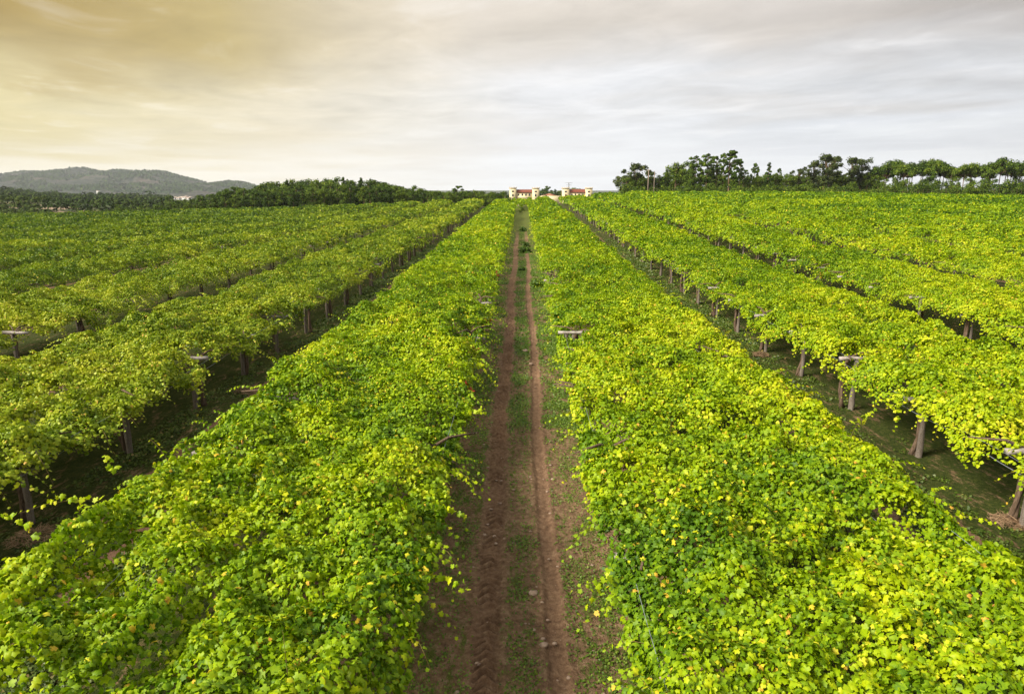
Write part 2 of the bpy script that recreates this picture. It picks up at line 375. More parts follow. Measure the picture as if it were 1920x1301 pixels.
D_END = 212.0
def halfw(D): return .80 * D + 7
bands = []
d0 = 5.5
while d0 < D_END:
    st = max(2.0, d0 * .06); bands.append((d0, min(d0 + st, D_END))); d0 += st
def canopy(name, x0, x1, ya, yb, parent):
    acc = {0: [], 1: [], 2: []}; stems = MB()
    def put(P, Nn, Tp, sz, tt, D):
        for lod, (a, b) in enumerate(((0, 15), (15, 34), (34, 1e9))):
            k = (D >= a) & (D < b)
            if k.any(): acc[lod].append((P[k], Nn[k], Tp[k], sz[k], tt[k]))
    for a, b in bands:
        a_, b_ = max(a, ya), min(b, yb)
        if b_ <= a_: continue
        a2 = halfw(b_); xa, xb = max(x0 - .1, -a2), min(x1 + .1, a2)
        if xb <= xa: continue
        mid = (a + b) / 2
        s0 = max(.086, .0023 * mid)
        lai = np.interp(mid, [5, 40, 100, 200], [3.7, 3.2, 2.6, 2.3])
        nn = int((xb - xa) * (b_ - a_) * lai / (.62 * s0 * s0))
        x = rng.uniform(xa, xb, nn); y = rng.uniform(a_, b_, nn)
        # ragged edges
        rag = .45 * (vn(y * 0 + x0, y, 1.1, 0) - .5) + .5 * (vn(y * 0 + x0 + 50, y, 3.1, 1) - .5)
        rag2 = .45 * (vn(y * 0 + x1, y, 1.1, 2) - .5) + .5 * (vn(y * 0 + x1 + 50, y, 3.1, 3) - .5)
        u = np.minimum(x - (x0 + rag), (x1 + rag2) - x)
        hole = vn(x, y, .75, 4) * .6 + vn(x, y, 2.2, 5) * .4
        keep = (u > -.02) & ~((np.abs(x + 3.4) < .9) & (y > 180)) & ~((np.abs(x - 3.6) < .8) & (y > 184)) & (rng.random(nn) < np.clip((hole - float(np.interp(mid, [10, 60, 150], [.25, .34, .38]))) * 8, float(np.interp(mid, [8, 30, 80], [.75, .55, .5])), 1))
        for bx, by, br in bare: keep &= ((x - bx) ** 2 + (y - by) ** 2 > br * br) | (rng.random(nn) < .10)
        x, y, u = x[keep], y[keep], u[keep]; nn = len(x)
        if nn:
            h = top_height(x, y, u); e = .25
            gxn = (top_height(x + e, y, u) - h) / e; gyn = (top_height(x, y + e, u) - h) / e
            side_ = np.where(x - x0 < x1 - x, -1., 1.) * np.exp(-(np.maximum(u, 0) / .45) ** 2)
            depth = np.minimum(rng.exponential(.12, nn), .30 + .25 * np.clip(u, 0, 1))
            z = terr(x, y) + h - depth
            Nn = np.stack([-gxn * .8 + side_ * 1.0, -gyn * .8, np.ones(nn)], 1) + rng.normal(0, .8, (nn, 3))
            Nn[:, 2] = np.abs(Nn[:, 2]) * .9 + .05
            Tp = np.stack([rng.normal(0, 1, nn) + side_, rng.normal(0, 1, nn), rng.normal(-.5, .4, nn)], 1)
            sz = s0 * rng.uniform(.5, 1.4, nn)
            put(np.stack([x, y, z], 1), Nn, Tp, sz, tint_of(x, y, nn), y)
        # young shoots: arching chains of leaves along the edges and over the top
        if mid < 95:
            L = b_ - a_; wtop = min(xb, x1) - max(xa, x0)
            kt = int(wtop * L * (1.5 if mid < 40 else .5)); ke = [int(L * (2.6 if mid < 50 else 1.2))] * 2
            if x0 < -a2: ke[0] = 0
            if x1 > a2: ke[1] = 0
            sx = np.concatenate([rng.uniform(max(xa, x0) + .2, min(xb, x1) - .2, kt), rng.uniform(x0 - .05, x0 + .4, ke[0]), rng.uniform(x1 - .4, x1 + .05, ke[1])])
            m_ = len(sx)
            if m_:
                sy = rng.uniform(a_, b_, m_); kind = np.concatenate([np.zeros(kt), -np.ones(ke[0]), np.ones(ke[1])])
                an = rng.uniform(0, 2 * math.pi, m_); dxx = np.cos(an) * (kind == 0) + kind * rng.uniform(.5, 1, m_); dyy = np.sin(an) * np.where(kind == 0, 1, .75)
                ln = np.where(kind == 0, rng.uniform(.35, .8, m_), rng.uniform(.3, 1.1, m_) ** 1.2)
                rise = np.where(kind == 0, rng.uniform(.15, .55, m_), rng.uniform(-.2, .6, m_)); fall = np.where(kind == 0, rng.uniform(.1, .4, m_), rng.uniform(.2, .8, m_))
                us = np.minimum(sx - x0, x1 - sx); z0 = terr(sx, sy) + top_height(sx, sy, np.maximum(us, .12)) - .08
                ok = np.ones(m_, bool)
                for bx, by, br in bare: ok &= ((sx - bx) ** 2 + (sy - by) ** 2 > (br + .25) ** 2)
                K = 13 if mid < 40 else 8
                if mid < 26:
                    for i in range(m_):
                        if ok[i] and (kind[i] != 0 or i % 3 == 0):
                            stems.tube([(sx[i] + dxx[i] * ln[i] * q, sy[i] + dyy[i] * ln[i] * q, z0[i] + rise[i] * q * ln[i] * 1.3 - fall[i] * q * q * ln[i] * 1.3 - .01) for q in (0, .35, .7, 1.)], [.006, .005, .004, .002], 3)
                for j in range(K):
                    q = (j + .6) / K
                    P = np.stack([sx + dxx * ln * q, sy + dyy * ln * q, z0 + rise * q * ln * 1.3 - fall * q * q * ln * 1.3], 1)
                    sd = 1 if j % 2 else -1
                    P[:, 0] += -dyy * sd * .05; P[:, 1] += dxx * sd * .05
                    Nn = np.stack([dxx * .5 - dyy * sd * .5, dyy * .5 + dxx * sd * .5, np.ones(m_) * .9], 1) + rng.normal(0, .35, (m_, 3))
                    Tp = np.stack([-dyy * sd + dxx * .4, dxx * sd + dyy * .4, -.6 * np.ones(m_)], 1) + rng.normal(0, .3, (m_, 3))
                    sz = max(.108, .0024 * mid) * (1.12 - .62 * q) * rng.uniform(.8, 1.15, m_)
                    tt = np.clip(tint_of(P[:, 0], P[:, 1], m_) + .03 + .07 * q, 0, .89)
                    put(P[ok], Nn[ok], Tp[ok], sz[ok], tt[ok], P[ok][:, 1])
    Vs, Fs, Ts, n0 = [], [], [], 0
    for lod, lst in acc.items():
        if not lst: continue
        P, Nn, Tp, sz, tt = (np.concatenate([l[i] for l in lst]) for i in range(5))
        V, F, k = leaves(P, Nn, Tp, sz, lod); Vs.append(V); Fs.append(F + n0); n0 += len(V)
        Ts.append(np.repeat(tt, k))
    if not Vs: return None
    if stems.V: s_ = stems.build('canes', M_CANE, parent); s_['kind'] = 'stuff'; s_.location = (-parent.location.x, -parent.location.y, -parent.location.z)
    return link('foliage', npmesh('vine_foliage', np.concatenate(Vs), Fs, M_VIGNETTE if x1 < -9 else M_VINE, np.concatenate(Ts)), parent)

def hanging(P0, P1, sag, nl, parent_acc, seed=0):
    """one long dangling shoot from P0 to P1"""
    q = (np.arange(nl) + .5) / nl; P = np.outer(1 - q, P0) + np.outer(q, P1); P[:, 2] += sag * 4 * q * (1 - q)
    P += rng.normal(0, .035, P.shape); Nn = rng.normal(0, .6, (nl, 3)) + (0, -.5, .6); Tp = rng.normal(0, .6, (nl, 3)) + (0, 0, -1)
    parent_acc.append((P, Nn, Tp, .125 * (1.15 - .6 * q) * rng.uniform(.8, 1.2, nl), np.clip(rng.normal(.5, .1, nl), .2, .85)))

# ------------------------------------------------------------------ the rows of vines
ORD = ['', 'first', 'second', 'third', 'fourth', 'fifth', 'sixth', 'seventh', 'eighth', 'ninth', 'tenth', 'eleventh', 'twelfth', 'thirteenth', 'fourteenth',
       'fifteenth', 'sixteenth', 'seventeenth', 'eighteenth', 'nineteenth', 'twentieth', 'twenty-first', 'twenty-second', 'twenty-third', 'twenty-fourth', 'twenty-fifth',
       'twenty-sixth', 'twenty-seventh', 'twenty-eighth', 'twenty-ninth', 'thirtieth', 'thirty-first', 'thirty-second', 'thirty-third', 'thirty-fourth', 'thirty-fifth', 'thirty-sixth', 'thirty-seventh', 'thirty-eighth', 'thirty-ninth', 'fortieth', 'forty-first', 'forty-second', 'forty-third', 'forty-fourth', 'forty-fifth', 'forty-sixth', 'forty-seventh', 'forty-eighth']
def trunk_mesh():
    b = MB(); st = random.uniform(0, 6); lean = rng.normal(0, .10, 2)
    for s_ in range(random.choice((2, 3))):
        P = []; ph = st + s_ * 2.1
        for i in range(9):
            q = i / 8; P.append((.05 * math.cos(ph + q * 5) * (1 - .3 * q) + lean[0] * math.sin(q * 3) , .05 * math.sin(ph + q * 5) * (1 - .3 * q) + lean[1] * math.sin(q * 3), q * 1.9 - .05))
        b.tube(P, np.linspace(.085, .042, 9) * random.uniform(.8, 1.1), 7, jit=.12)
        a = random.uniform(0, 6.28); e = P[-1]
        b.tube([e, (e[0] + .4 * math.cos(a), e[1] + .4 * math.sin(a), 2.02), (e[0] + 1.2 * math.cos(a), e[1] + 1.2 * math.sin(a), 2.02)], [.045, .032, .018], 5, jit=.1)
    return b.mesh('vine_trunk', M_BARK, True)
TRUNKS = [trunk_mesh() for _ in range(7)]
post_x = [2.2, 7.0, 11.8, 21.4, 31.0]
post_far = {2.2: 60, 7.0: 45, 11.8: 165, 21.4: 125, 31.0: 100}
trunk_spots = {}
for ax in post_x:
    for sg in (1, -1):
        for k in range(0, 40):
            y = P_OFF + k * P_STEP + .0
            if y < (12 if ax == 7.0 else 6.5) or y > post_far[ax] or ax > halfw(y): continue
            trunk_spots.setdefault((ax, sg), []).append(y)
NR = 18
for sg in (1, -1):
    for k in range(NR):
        xa, xb = k * PITCHX + (1.5 if k == 0 else 1.3), (k + 1) * PITCHX - (1.55 if sg > 0 else 1.7)
        x0, x1 = (xa, xb) if sg > 0 else (-xb, -xa)
        ymin = max(5.5, (xa - 7) / .80)
        if ymin > D_END - 4: continue
        # the far headland: each row stops where the field does
        sd = 'right' if sg > 0 else 'left'
        r = empty('grapevine_row', ((x0 + x1) / 2, ymin, float(terr((x0 + x1) / 2, ymin))))
        lab = f'broad flat leafy vine canopy on posts directly {sd} of the central dirt track' if k == 0 else f'leafy vine canopy on posts, {ORD[k + 1]} row {sd} of the central dirt track'
        tag(r, lab, 'vine row', 'rows of trellised grapevines')
        o = canopy('foliage', x0, x1, ymin, D_END - (3 if k else 0), r)
        if o is None: bpy.data.objects.remove(r); continue
        o.matrix_parent_inverse = r.matrix_world.inverted(); o.location = (-r.location.x, -r.location.y, -r.location.z)
        for (ax, s2), ys in trunk_spots.items():
            if s2 != sg or not (xa < ax < xb): continue
            for y in ys[:48]:
                t = link('trunk', random.choice(TRUNKS), r); yy = y + random.uniform(.12, .3); xx = s2 * ax + random.uniform(-.2, .2)
                t.location = (xx - r.location.x, yy - r.location.y, float(terr(xx, yy)) - r.location.z); t.rotation_euler = (0, 0, random.uniform(0, 6.28))
        if k in (0, 1):
            for wx in ((xa + .3, xa + .95, xb - 1.5, xb - .35) if k == 0 else (xa + .2, xa + .75)):
                w = MB(); ys = np.arange(6.4, 60, 2.15); P = [(sg * wx, y, float(terr(sg * wx, y)) + 1.88 - (.05 if i % 2 else 0)) for i, y in enumerate(ys)]
                w.tube(P, .004, 4); wo_ = w.build('wire', M_WIRE, r); wo_.location = (-r.location.x, -r.location.y, -r.location.z)
            # a slack grey drip hose hanging below the canopy edge
            w = MB(); hx = sg * (xa + 1.0 if k == 0 else xa + .55)
            P = [(hx, y, float(terr(hx, y)) + 1.5 - .10 * abs(math.sin(y * math.pi / 4.3))) for y in np.arange(6.4, 60, .9)]
            w.tube(P, .009, 5); wo_ = w.build('hose', M_WIRE, r); wo_.location = (-r.location.x, -r.location.y, -r.location.z)
        if k in (0, 1, 2):      # dangling shoots
            acc = []
            if k == 1 and sg < 0:
                hanging((-10.9, 22.0, 2.0), (-10.1, 20.3, .7), .25, 26, acc); hanging((-10.8, 21.3, 2.0), (-10.3, 21.9, 1.7), .1, 9, acc)
                hanging((-11.0, 13.0, 1.9), (-9.9, 13.4, 1.35), .1, 14, acc)
            if k == 1 and sg > 0:
                hanging((10.8, 18.8, 1.8), (10.75, 18.7, .95), 0, 14, acc); hanging((10.9, 24.2, 1.9), (10.0, 23.8, 1.35), .1, 12, acc)
                hanging((10.7, 31.5, 1.9), (10.2, 30.7, .8), .1, 16, acc); hanging((10.75, 35.2, 1.9), (9.9, 34.6, 1.0), .2, 18, acc); hanging((11.2, 16.2, 1.8), (11.2, 16.2, .9), 0, 12, acc)
                hanging((10.8, 42, 1.9), (9.8, 41, 1.4), .1, 14, acc)
            if k == 0 and sg > 0:
                hanging((8.4, 16.4, 2.0), (9.2, 17.0, 2.15), .1, 14, acc); hanging((1.6, 24, 1.9), (.95, 24.5, 1.45), .1, 13, acc); hanging((1.5, 29.5, 2), (1.0, 28.8, .8), .1, 18, acc)
                hanging((1.6, 16.0, 1.9), (.9, 16.3, 1.9), -.03, 12, acc); hanging((1.55, 13.4, 1.9), (.85, 13.5, 1.75), .1, 12, acc); hanging((1.5, 10.0, 1.8), (.95, 9.4, 1.35), .1, 10, acc)
            if k == 0 and sg < 0:
                hanging((-1.5, 9.6, 1.9), (-.75, 9.3, 1.85), .05, 16, acc); hanging((-1.6, 11.6, 2.0), (-.95, 11.9, 1.5), .2, 12, acc); hanging((-1.6, 13.4, 2.0), (-.85, 13.2, 1.5), .15, 16, acc)
                hanging((-8.5, 13.3, 2.0), (-9.1, 13.8, 2.1), .1, 12, acc); hanging((-8.4, 10.6, 2.0), (-9.2, 11.0, 2.15), .15, 14, acc); hanging((-8.5, 12.0, 2.0), (-9.2, 11.9, 1.9), .1, 12, acc)
                hanging((-1.5, 22.3, 2.0), (-.8, 21.6, 1.35), .15, 20, acc); hanging((-1.5, 17, 2.0), (-.9, 17.2, 2.0), .1, 12, acc)
            if acc:
                P, Nn, Tp, sz, tt = (np.concatenate([l[i] for l in acc]) for i in range(5))
                P[:, 2] += terr(P[:, 0], P[:, 1])
                V, F, kk = leaves(P, Nn, Tp, sz, 0)
                s_ = link('hanging_shoots', npmesh('hanging_shoots', V, F, M_VIGNETTE if x1 < -9 else M_VINE, np.repeat(tt, kk)), r); s_.location = (-r.location.x, -r.location.y, -r.location.z)
                s_['kind'] = 'stuff'
        o.matrix_parent_inverse.identity()
# the cross canopy that closes the end of the track
r = empty('grapevine_row', (0, 176, float(terr(0, 176))))
tag(r, 'vine canopy closing off the far end of the central dirt track', 'vine row', 'rows of trellised grapevines')
o = canopy('foliage', -1.5, 1.5, 172, 208, r)
o.location = (-r.location.x, -r.location.y, -r.location.z)

# ------------------------------------------------------------------ posts with their cross bars
def post_meshes():
    b = MB(); nlev = 7; V = []
    w, d = random.uniform(.06, .08), random.uniform(.07, .09); tw = random.uniform(-.1, .1)
    for i in range(nlev):
        q = i / (nlev - 1); s_ = 1.15 - .3 * q
        for j in range(8):
            an = j * math.pi / 4 + math.pi / 8 + tw * q; rr = 1.25 if True else 1
            x = max(-1, min(1, 1.35 * math.cos(an))) * w * s_ + rng.normal(0, .007); y = max(-1, min(1, 1.35 * math.sin(an))) * d * s_ + rng.normal(0, .007)
            V.append((x + .015 * math.sin(q * 4 + tw * 30), y, -.1 + q * 1.93))
    F = [(i * 8 + j, i * 8 + (j + 1) % 8, (i + 1) * 8 + (j + 1) % 8, (i + 1) * 8 + j) for i in range(nlev - 1) for j in range(8)]
    V.append((0, 0, 1.835)); T = [((nlev - 1) * 8 + j, (nlev - 1) * 8 + (j + 1) % 8, len(V) - 1) for j in range(8)]
    b.add(V, F, T); post = b.mesh('stone_post', M_POST)
    b = MB(); L = random.uniform(.60, .68); V = []; n_ = 6
    for i in range(n_):
        x = -L + 2 * L * i / (n_ - 1)
        for (y, z) in ((-.065, .0), (.065, .0), (.075, .11), (-.06, .115)): V.append((x + rng.normal(0, .006), y + rng.normal(0, .006), 1.835 + z + rng.normal(0, .006)))
    F = [(i * 4 + j, (i + 1) * 4 + j, (i + 1) * 4 + (j + 1) % 4, i * 4 + (j + 1) % 4) for i in range(n_ - 1) for j in range(4)] + [(0, 1, 2, 3), (4 * n_ - 1, 4 * n_ - 2, 4 * n_ - 3, 4 * n_ - 4)]
    b.add(V, F); return post, b.mesh('cross_bar', M_BAR)
PM = [post_meshes() for _ in range(6)]
where = {2.2: 'along the {} edge of the dirt track', 7.0: 'at the outer edge of the first {} canopy', 11.8: 'across the first side aisle {} of the track',
         21.4: 'across the second side aisle {} of the track', 31.0: 'across the third side aisle {} of the track'}
for (ax, sg), ys in trunk_spots.items():
    for i, y in enumerate(ys):
        pm, bm_ = random.choice(PM); x = sg * (ax + random.uniform(-.05, .05))
        o = empty('trellis_post', (x, y, float(terr(x, y))), random.uniform(-.06, .06))
        link('post', pm, o)
        if ax < 31 and y < 110:
            cb = link('cross_bar', bm_, o)
            if not any(abs(x - q[0]) < 1.2 and abs(y - q[1]) < 1.3 for q in bare): cb.location.z = -.24 if ax == 2.2 else -.13
        sd = 'right' if sg > 0 else 'left'
        tag(o, f'{ORD[i + 1]} stone post from the camera ' + where[ax].format(sd), 'trellis post', 'stone posts holding up the vines')

# ------------------------------------------------------------------ weeds, grass, pebbles, straw
def scatter_small(name, kind_mat, pts, size, upr, label=None, lodn=2):
    x, y = pts; k = len(x)
    z = terr(x, y) + .02 + rng.uniform(0, .03, k)
    Nn = rng.normal(0, .5, (k, 3)) + (0, -.2, 1); Tp = rng.normal(0, 1, (k, 3)) + (0, 0, upr)
    V, F, kk = leaves(np.stack([x, y, z], 1), Nn, Tp, size, lodn)
    return tag(link(name, npmesh(name, V, F, kind_mat, np.repeat(np.clip(rng.normal(.5, .22, k), 0, 1), kk))), kind='stuff')
# clover-like weeds of the middle aisle
k = 620000
y = 8.5 + rng.random(k) ** 1.8 * 105; x = rng.uniform(-2.7, 2.7, k)
dl = np.abs(x + .68 - wob(y)); dr = np.abs(x - .58 - wob(y + 3))
dens = np.clip((vn(x, y * .6, .42, 1) * .5 + vn(x, y * .6, 1.5, 2) * .5 - .43) * 4, 0, 1)
dens = np.maximum(dens, np.clip((vn(x, y, .25, 0) - .45) * 1.2, .08, .3)) * np.clip((dl - .20) * 6, 0, 1) * np.clip((dr - .13) * 6, 0, 1)
dens *= .35 + .65 * np.clip((x - .5) / 1.0, 0, 1) + .35 * np.exp(-((x + .0) / .3) ** 2) + .15
keep = rng.random(k) < dens * .75 * np.clip((115 - y) / 50, 0, 1); x, y = x[keep], y[keep]
o = scatter_small('weeds', M_WEED, (x, y), rng.uniform(.022, .055, len(x)) * np.clip(y / 16, 1, 2.2), .3)
tag(o, 'low green clover and weeds growing on the dirt track', 'weeds')
# short grass in the side aisles
xs, ys_ = [], []
for c in (-19.2, -9.6, 9.6, 19.2):
    k = 90000; y = 9 + rng.random(k) ** 1.5 * 80; x = c + rng.uniform(-2.6, 2.6, k)
    f = np.abs(np.abs(x) - abs(c)); de = np.clip((vn(x, y, .5, 3) * .5 + vn(x, y * .5, 2.5, 4) * .5 - .36) * 4, 0, 1) * np.clip(np.abs(f - .66) * 4 - .3, .12, 1)
    kp = (rng.random(k) < de) & (np.abs(x) < halfw(y)); xs.append(x[kp]); ys_.append(y[kp])
x = np.concatenate(xs); y = np.concatenate(ys_)
o = scatter_small('grass', M_GRASS, (x, y), rng.uniform(.04, .11, len(x)) * np.clip(y / 25, 1, 2), 1.2)
tag(o, 'short green grass growing in the side aisles under the vines', 'grass')
# pebbles
def rock(b, x, y, z, r, flat=.6, t=.5):
    V, F = [], []
    for i in range(5):
        ph = math.pi * (i + .5) / 5 - math.pi / 2
        for j in range(8):
            th = j * math.pi / 4; rr = r * random.uniform(.85, 1.12)
            V.append((x + rr * math.cos(ph) * math.cos(th) * 1.2, y + rr * math.cos(ph) * math.sin(th), z + rr * flat * math.sin(ph)))
    for i in range(4):
        for j in range(8): F.append((i * 8 + j, i * 8 + (j + 1) % 8, (i + 1) * 8 + (j + 1) % 8, (i + 1) * 8 + j))
    n = len(V); V.append((x, y, z + r * flat)); T = [(32 + j, 32 + (j + 1) % 8, n) for j in range(8)]
    b.add(V, F, T, t)
b = MB()
for i in range(420):
    y = 8.8 + random.random() ** 1.5 * 36; x = random.gauss(.1, 1.0) if i % 3 else random.uniform(-2.3, 2.5); r_ = .008 + random.random() ** 4 * .042
    rock(b, x, y, float(terr(x, y)) + r_ * .2, r_, .6)
tag(b.build('pebbles', M_STONE, None, True), 'small brown pebbles scattered on the dirt track', 'pebbles', kind='stuff')
for (px, py, r_, lab) in ((1000, 1109, .085, 'large rounded brown stone lying near the right tyre track'), (985, 660, .13, 'pale rounded stone on the dirt track beyond the first posts'),
                          (1020, 1205, .07, 'flat brown stone half sunk beside the right tyre track'), (996, 684, .10, 'small pale stone just before the pale rounded one'),
                          (908, 1000, .05, 'small stone on the left edge of the dirt track'), (1246, 1265, .11, 'brown stone under the leaves beside a straw heap')):
    d = ray(px, py); t_ = -(H - .1) / d[2]; p = d * t_; b = MB(); rock(b, 0, 0, 0, r_, .62)
    o = b.build('stone', M_STONE, None, True); o.location = (p[0], p[1], float(terr(p[0], p[1])) + r_ * .3)
    tag(o, lab, 'stone', 'stones on the dirt track')
def straw(px, py, lab, rad=.38):
    d = ray(px, py); t_ = -H / d[2]; p = d * t_; k = 420
    an = rng.uniform(0, 6.28, k); rr = rad * np.sqrt(rng.random(k)); c = np.stack([rr * np.cos(an), rr * np.sin(an), .03 + .16 * (1 - rr / rad) * rng.random(k)], 1)
    a2 = rng.uniform(0, 6.28, k); L = rng.uniform(.10, .32, k); dv = np.stack([np.cos(a2), np.sin(a2), rng.normal(0, .25, k)], 1) * L[:, None] / 2; wv = np.stack([-np.sin(a2), np.cos(a2), rng.normal(0, .5, k)], 1) * .004
    V = np.stack([c - dv - wv, c + dv - wv, c + dv + wv, c - dv + wv], 1).reshape(-1, 3); F = np.arange(4 * k).reshape(-1, 4)
    o = link('straw_heap', npmesh('straw_heap', V, F, M_STRAW, np.repeat(rng.random(k), 4))); o.location = (p[0], p[1], float(terr(p[0], p[1])))
    tag(o, lab, 'straw heap', 'heaps of dry prunings below the vines')
straw(1152, 1010, 'heap of dry straw under the canopy beside the dirt track, middle distance'); straw(1212, 1215, 'nearest heap of dry straw, right of the dirt track')
straw(1100, 712, 'small heap of dry straw under the canopy right of the track, beyond a post', .35); straw(468, 735, 'dry straw piled round the post in the left side aisle, lying in grass', .6)
straw(545, 690, 'dry straw pile farther along the left side aisle', .5); straw(62, 1010, 'dry straw pile round the foot of the nearest left aisle post', .5)
straw(1425, 672, 'dry straw round a post far along the right side aisle', .4); straw(1890, 985, 'dry straw at the edge of the right side aisle, nearest of them', .4)
def weedclump(px, py, s_, lab):
    d = ray(px, py); D = 50.
    for _ in range(6):
        zt = float(terr(d[0] / d[1] * D, D)); D = (H - zt) / -(d[2] / d[1])
    x, y = d[0] / d[1] * D, D; k = int(260)
    P = rng.normal(0, 1, (k, 3)) * (.28, .28, .22) * s_ + (0, 0, .28 * s_); P[:, 2] = np.abs(P[:, 2])
    V, F, kk = leaves(P, rng.normal(0, .6, (k, 3)) + (0, 0, .8), rng.normal(0, 1, (k, 3)), rng.uniform(.14, .28, k) * s_, 1)
    o = link('weed_clump', npmesh('weed_clump', V, F, M_WEED, np.repeat(rng.uniform(0, .45, k), kk))); o.location = (x, y, float(terr(x, y)))
    tag(o, lab, 'weed clump', 'dark weeds on the far dirt track')
weedclump(985, 474, 1.0, 'largest dark green weed clump on the dirt track'); weedclump(986, 462, .7, 'dark weed clump just behind the largest on the track')
weedclump(981, 434, .9, 'small dark weed tuft far up the grassy end of the track'); weedclump(1006, 538, .75, 'dark weeds at the right edge of the dirt track')
weedclump(978, 508, .55, 'tiny weed tuft in the middle of the track before the big clump')

# ------------------------------------------------------------------ the manor house
def pmat(name, c0, c1, sc=1.5, rough=.85):
    m, n = mat(name); g = geo_obj(n); out(n, princ(n, n.mix(n.noise(g, sc, 5, .65), c0, c1), rough).outputs[0]); return m
M_CREAM = pmat('cream_render', (.60, .49, .27), (.72, .62, .40), .4)
M_ROOF = pmat('red_roof_tiles', (.13, .032, .016), (.21, .062, .034), 1.2)
M_ROOF2 = pmat('orange_roof_tiles', (.34, .14, .085), (.45, .22, .14), 1.2)
M_DARK = pmat('dark_window', (.012, .012, .016), (.03, .03, .035), 3, .3)
M_TRIM = pmat('pale_stone_trim', (.50, .42, .30), (.62, .54, .40), 2)
M_DOOR = pmat('brown_wood_door', (.09, .045, .02), (.14, .07, .03), 2)
DB = 520.0; sc_ = DB / FOC                 # metres per pixel there
house = empty('manor_house', (at(1033, 372, DB)[0], DB, -5.0))
tag(house, 'cream manor house with four square towers and red tiled roofs', 'house')
HX, HY, HZ = house.location
def bx(px): return float(at(px, 365, DB)[0] - HX)
def bz(py): return float(at(1033, py, DB)[2] - HZ)
def window(parent, xc, zc, w, h, yf, arch=False, door=False):
    b = MB(); k = 8 if arch else 0
    b.box(xc - w / 2, xc + w / 2, yf - .06, yf + .3, zc - h / 2, zc + h / 2 - (w / 2 if arch else 0))
    if arch:
        V = [(xc + w / 2 * math.cos(a), yy, zc + h / 2 - w / 2 + w / 2 * math.sin(a)) for yy in (yf - .06, yf + .3) for a in np.linspace(0, math.pi, 9)]
        V.append((xc, yf - .06, zc + h / 2 - w / 2)); b.add(V, [(i, i + 9, i + 10, i + 1) for i in range(8)], [(18, i, i + 1) for i in range(8)])
    o = b.build('door' if door else 'window', M_DOOR if door else M_DARK, parent)
    s_ = MB(); s_.box(xc - w / 2 - .12, xc + w / 2 + .12, yf - .14, yf + .1, zc - h / 2 - .16, zc - h / 2 - .003)
    return o
def tower(x0, x1, ytop, rows_, door=None):
    b = MB(); w = bx(x1) - bx(x0); X0, X1 = bx(x0), bx(x1); zt = bz(ytop + 1.8)
    b.box(X0, X1, 0, w, -2, zt); t = b.build('tower', M_CREAM, house)
    c = MB(); c.box(X0 - .28, X1 + .28, -.28, w + .28, zt + .003, zt + .42)
    z1 = zt + .42
    nm = 5; mw = (X1 - X0 + .5) / (2 * nm - 1)
    for i in range(nm):
        a = X0 - .25 + 2 * i * mw
        c.box(a, a + mw, -.25, .15, z1 + .003, z1 + .55); c.box(a, a + mw, w - .15, w + .25, z1 + .003, z1 + .55)
        if 0 < i < nm - 1:
            c.box(X0 - .25, X0 + .15, -.25 + 2 * i * mw, -.25 + 2 * i * mw + mw, z1 + .003, z1 + .55); c.box(X1 - .15, X1 + .25, -.25 + 2 * i * mw, -.25 + 2 * i * mw + mw, z1 + .003, z1 + .55)
    c.build('battlement', M_TRIM, t)
    cx = (X0 + X1) / 2 - .1
    for q in (-.62, 0, .62): window(t, cx + q, bz(ytop + 7.3), .48, 1.35, 0, True)
    for (py, hh, dr) in rows_: window(t, cx, bz(py), 1.15, hh + .3, 0, True, dr)
    if True:
        s_ = MB(); s_.box(X0 - .08, X1 + .08, -.08, w + .08, bz(370.5), bz(370.5) + .18); s_.build('string_course', M_TRIM, t)
def wing(x0, x1, yeave, yridge, wins, wy, low=True):
    X0, X1 = bx(x0) + .004, bx(x1) - .004
    b = MB(); b.box(X0, X1, .7, 9.5, -2, bz(yeave)); wl = b.build('wing', M_CREAM, house)
    c = MB(); ze, zr = bz(yeave), bz(yridge)
    V = [(X0, .2, ze - .1), (X1, .2, ze - .1), (X1, 5, zr), (X0, 5, zr), (X0, 9.9, ze - .1), (X1, 9.9, ze - .1), (X0, .2, ze + .12), (X1, .2, ze + .12), (X1, 5, zr + .25), (X0, 5, zr + .25), (X0, 9.9, ze + .12), (X1, 9.9, ze + .12)]
    c.add(V, [(6, 7, 8, 9), (9, 8, 11, 10), (0, 3, 2, 1), (3, 4, 5, 2), (0, 1, 7, 6), (4, 10, 11, 5)]); c.build('roof', M_ROOF, wl)
    for px in wins:
        window(wl, bx(px), bz(wy), 1.25, 1.5, .7, True)
    s_ = MB(); s_.box(X0, X1, .55, .69, bz(wy + 5.6), bz(wy + 5.6) + .25); s_.build('string_course', M_TRIM, wl)
    if low:
        for px in wins: window(wl, bx(px), bz(wy + 9.5), 1.0, 1.6, .7, True)
tower(955.2, 968.2, 351.6, ((366, 1.7, False), (374.2, 1.7, False)))
tower(998, 1011.2, 352, ((366, 1.9, False), (374.2, 1.7, False)))
tower(1054.2, 1067.6, 352.2, ((366, 1.6, True),))
tower(1098, 1110.6, 352.3, ((366, 1.5, False),))
wing(968.2, 998, 361.2, 356.2, (972.3, 979.2, 986, 992.8), 365.3)
wing(1067.6, 1098, 361, 355.6, (1072.3, 1079, 1085.8, 1092.6), 365.3)
b = MB(); b.box(bx(1011.4), bx(1054), .4, .8, -2, bz(367.4)); cw = b.build('courtyard_wall', M_CREAM, house)
c = MB(); X0, X1 = bx(1016), bx(1046); xm = (X0 + X1) / 2; ze, zr = bz(367.2), bz(363.2)
c.add([(X0, 4, ze), (X1, 4, ze), (X1, 16, ze), (X0, 16, ze), (xm, 10, zr)], [(3, 2, 1, 0)], [(0, 1, 4), (1, 2, 4), (2, 3, 4), (3, 0, 4)])
c.build('roof', M_ROOF2, house)
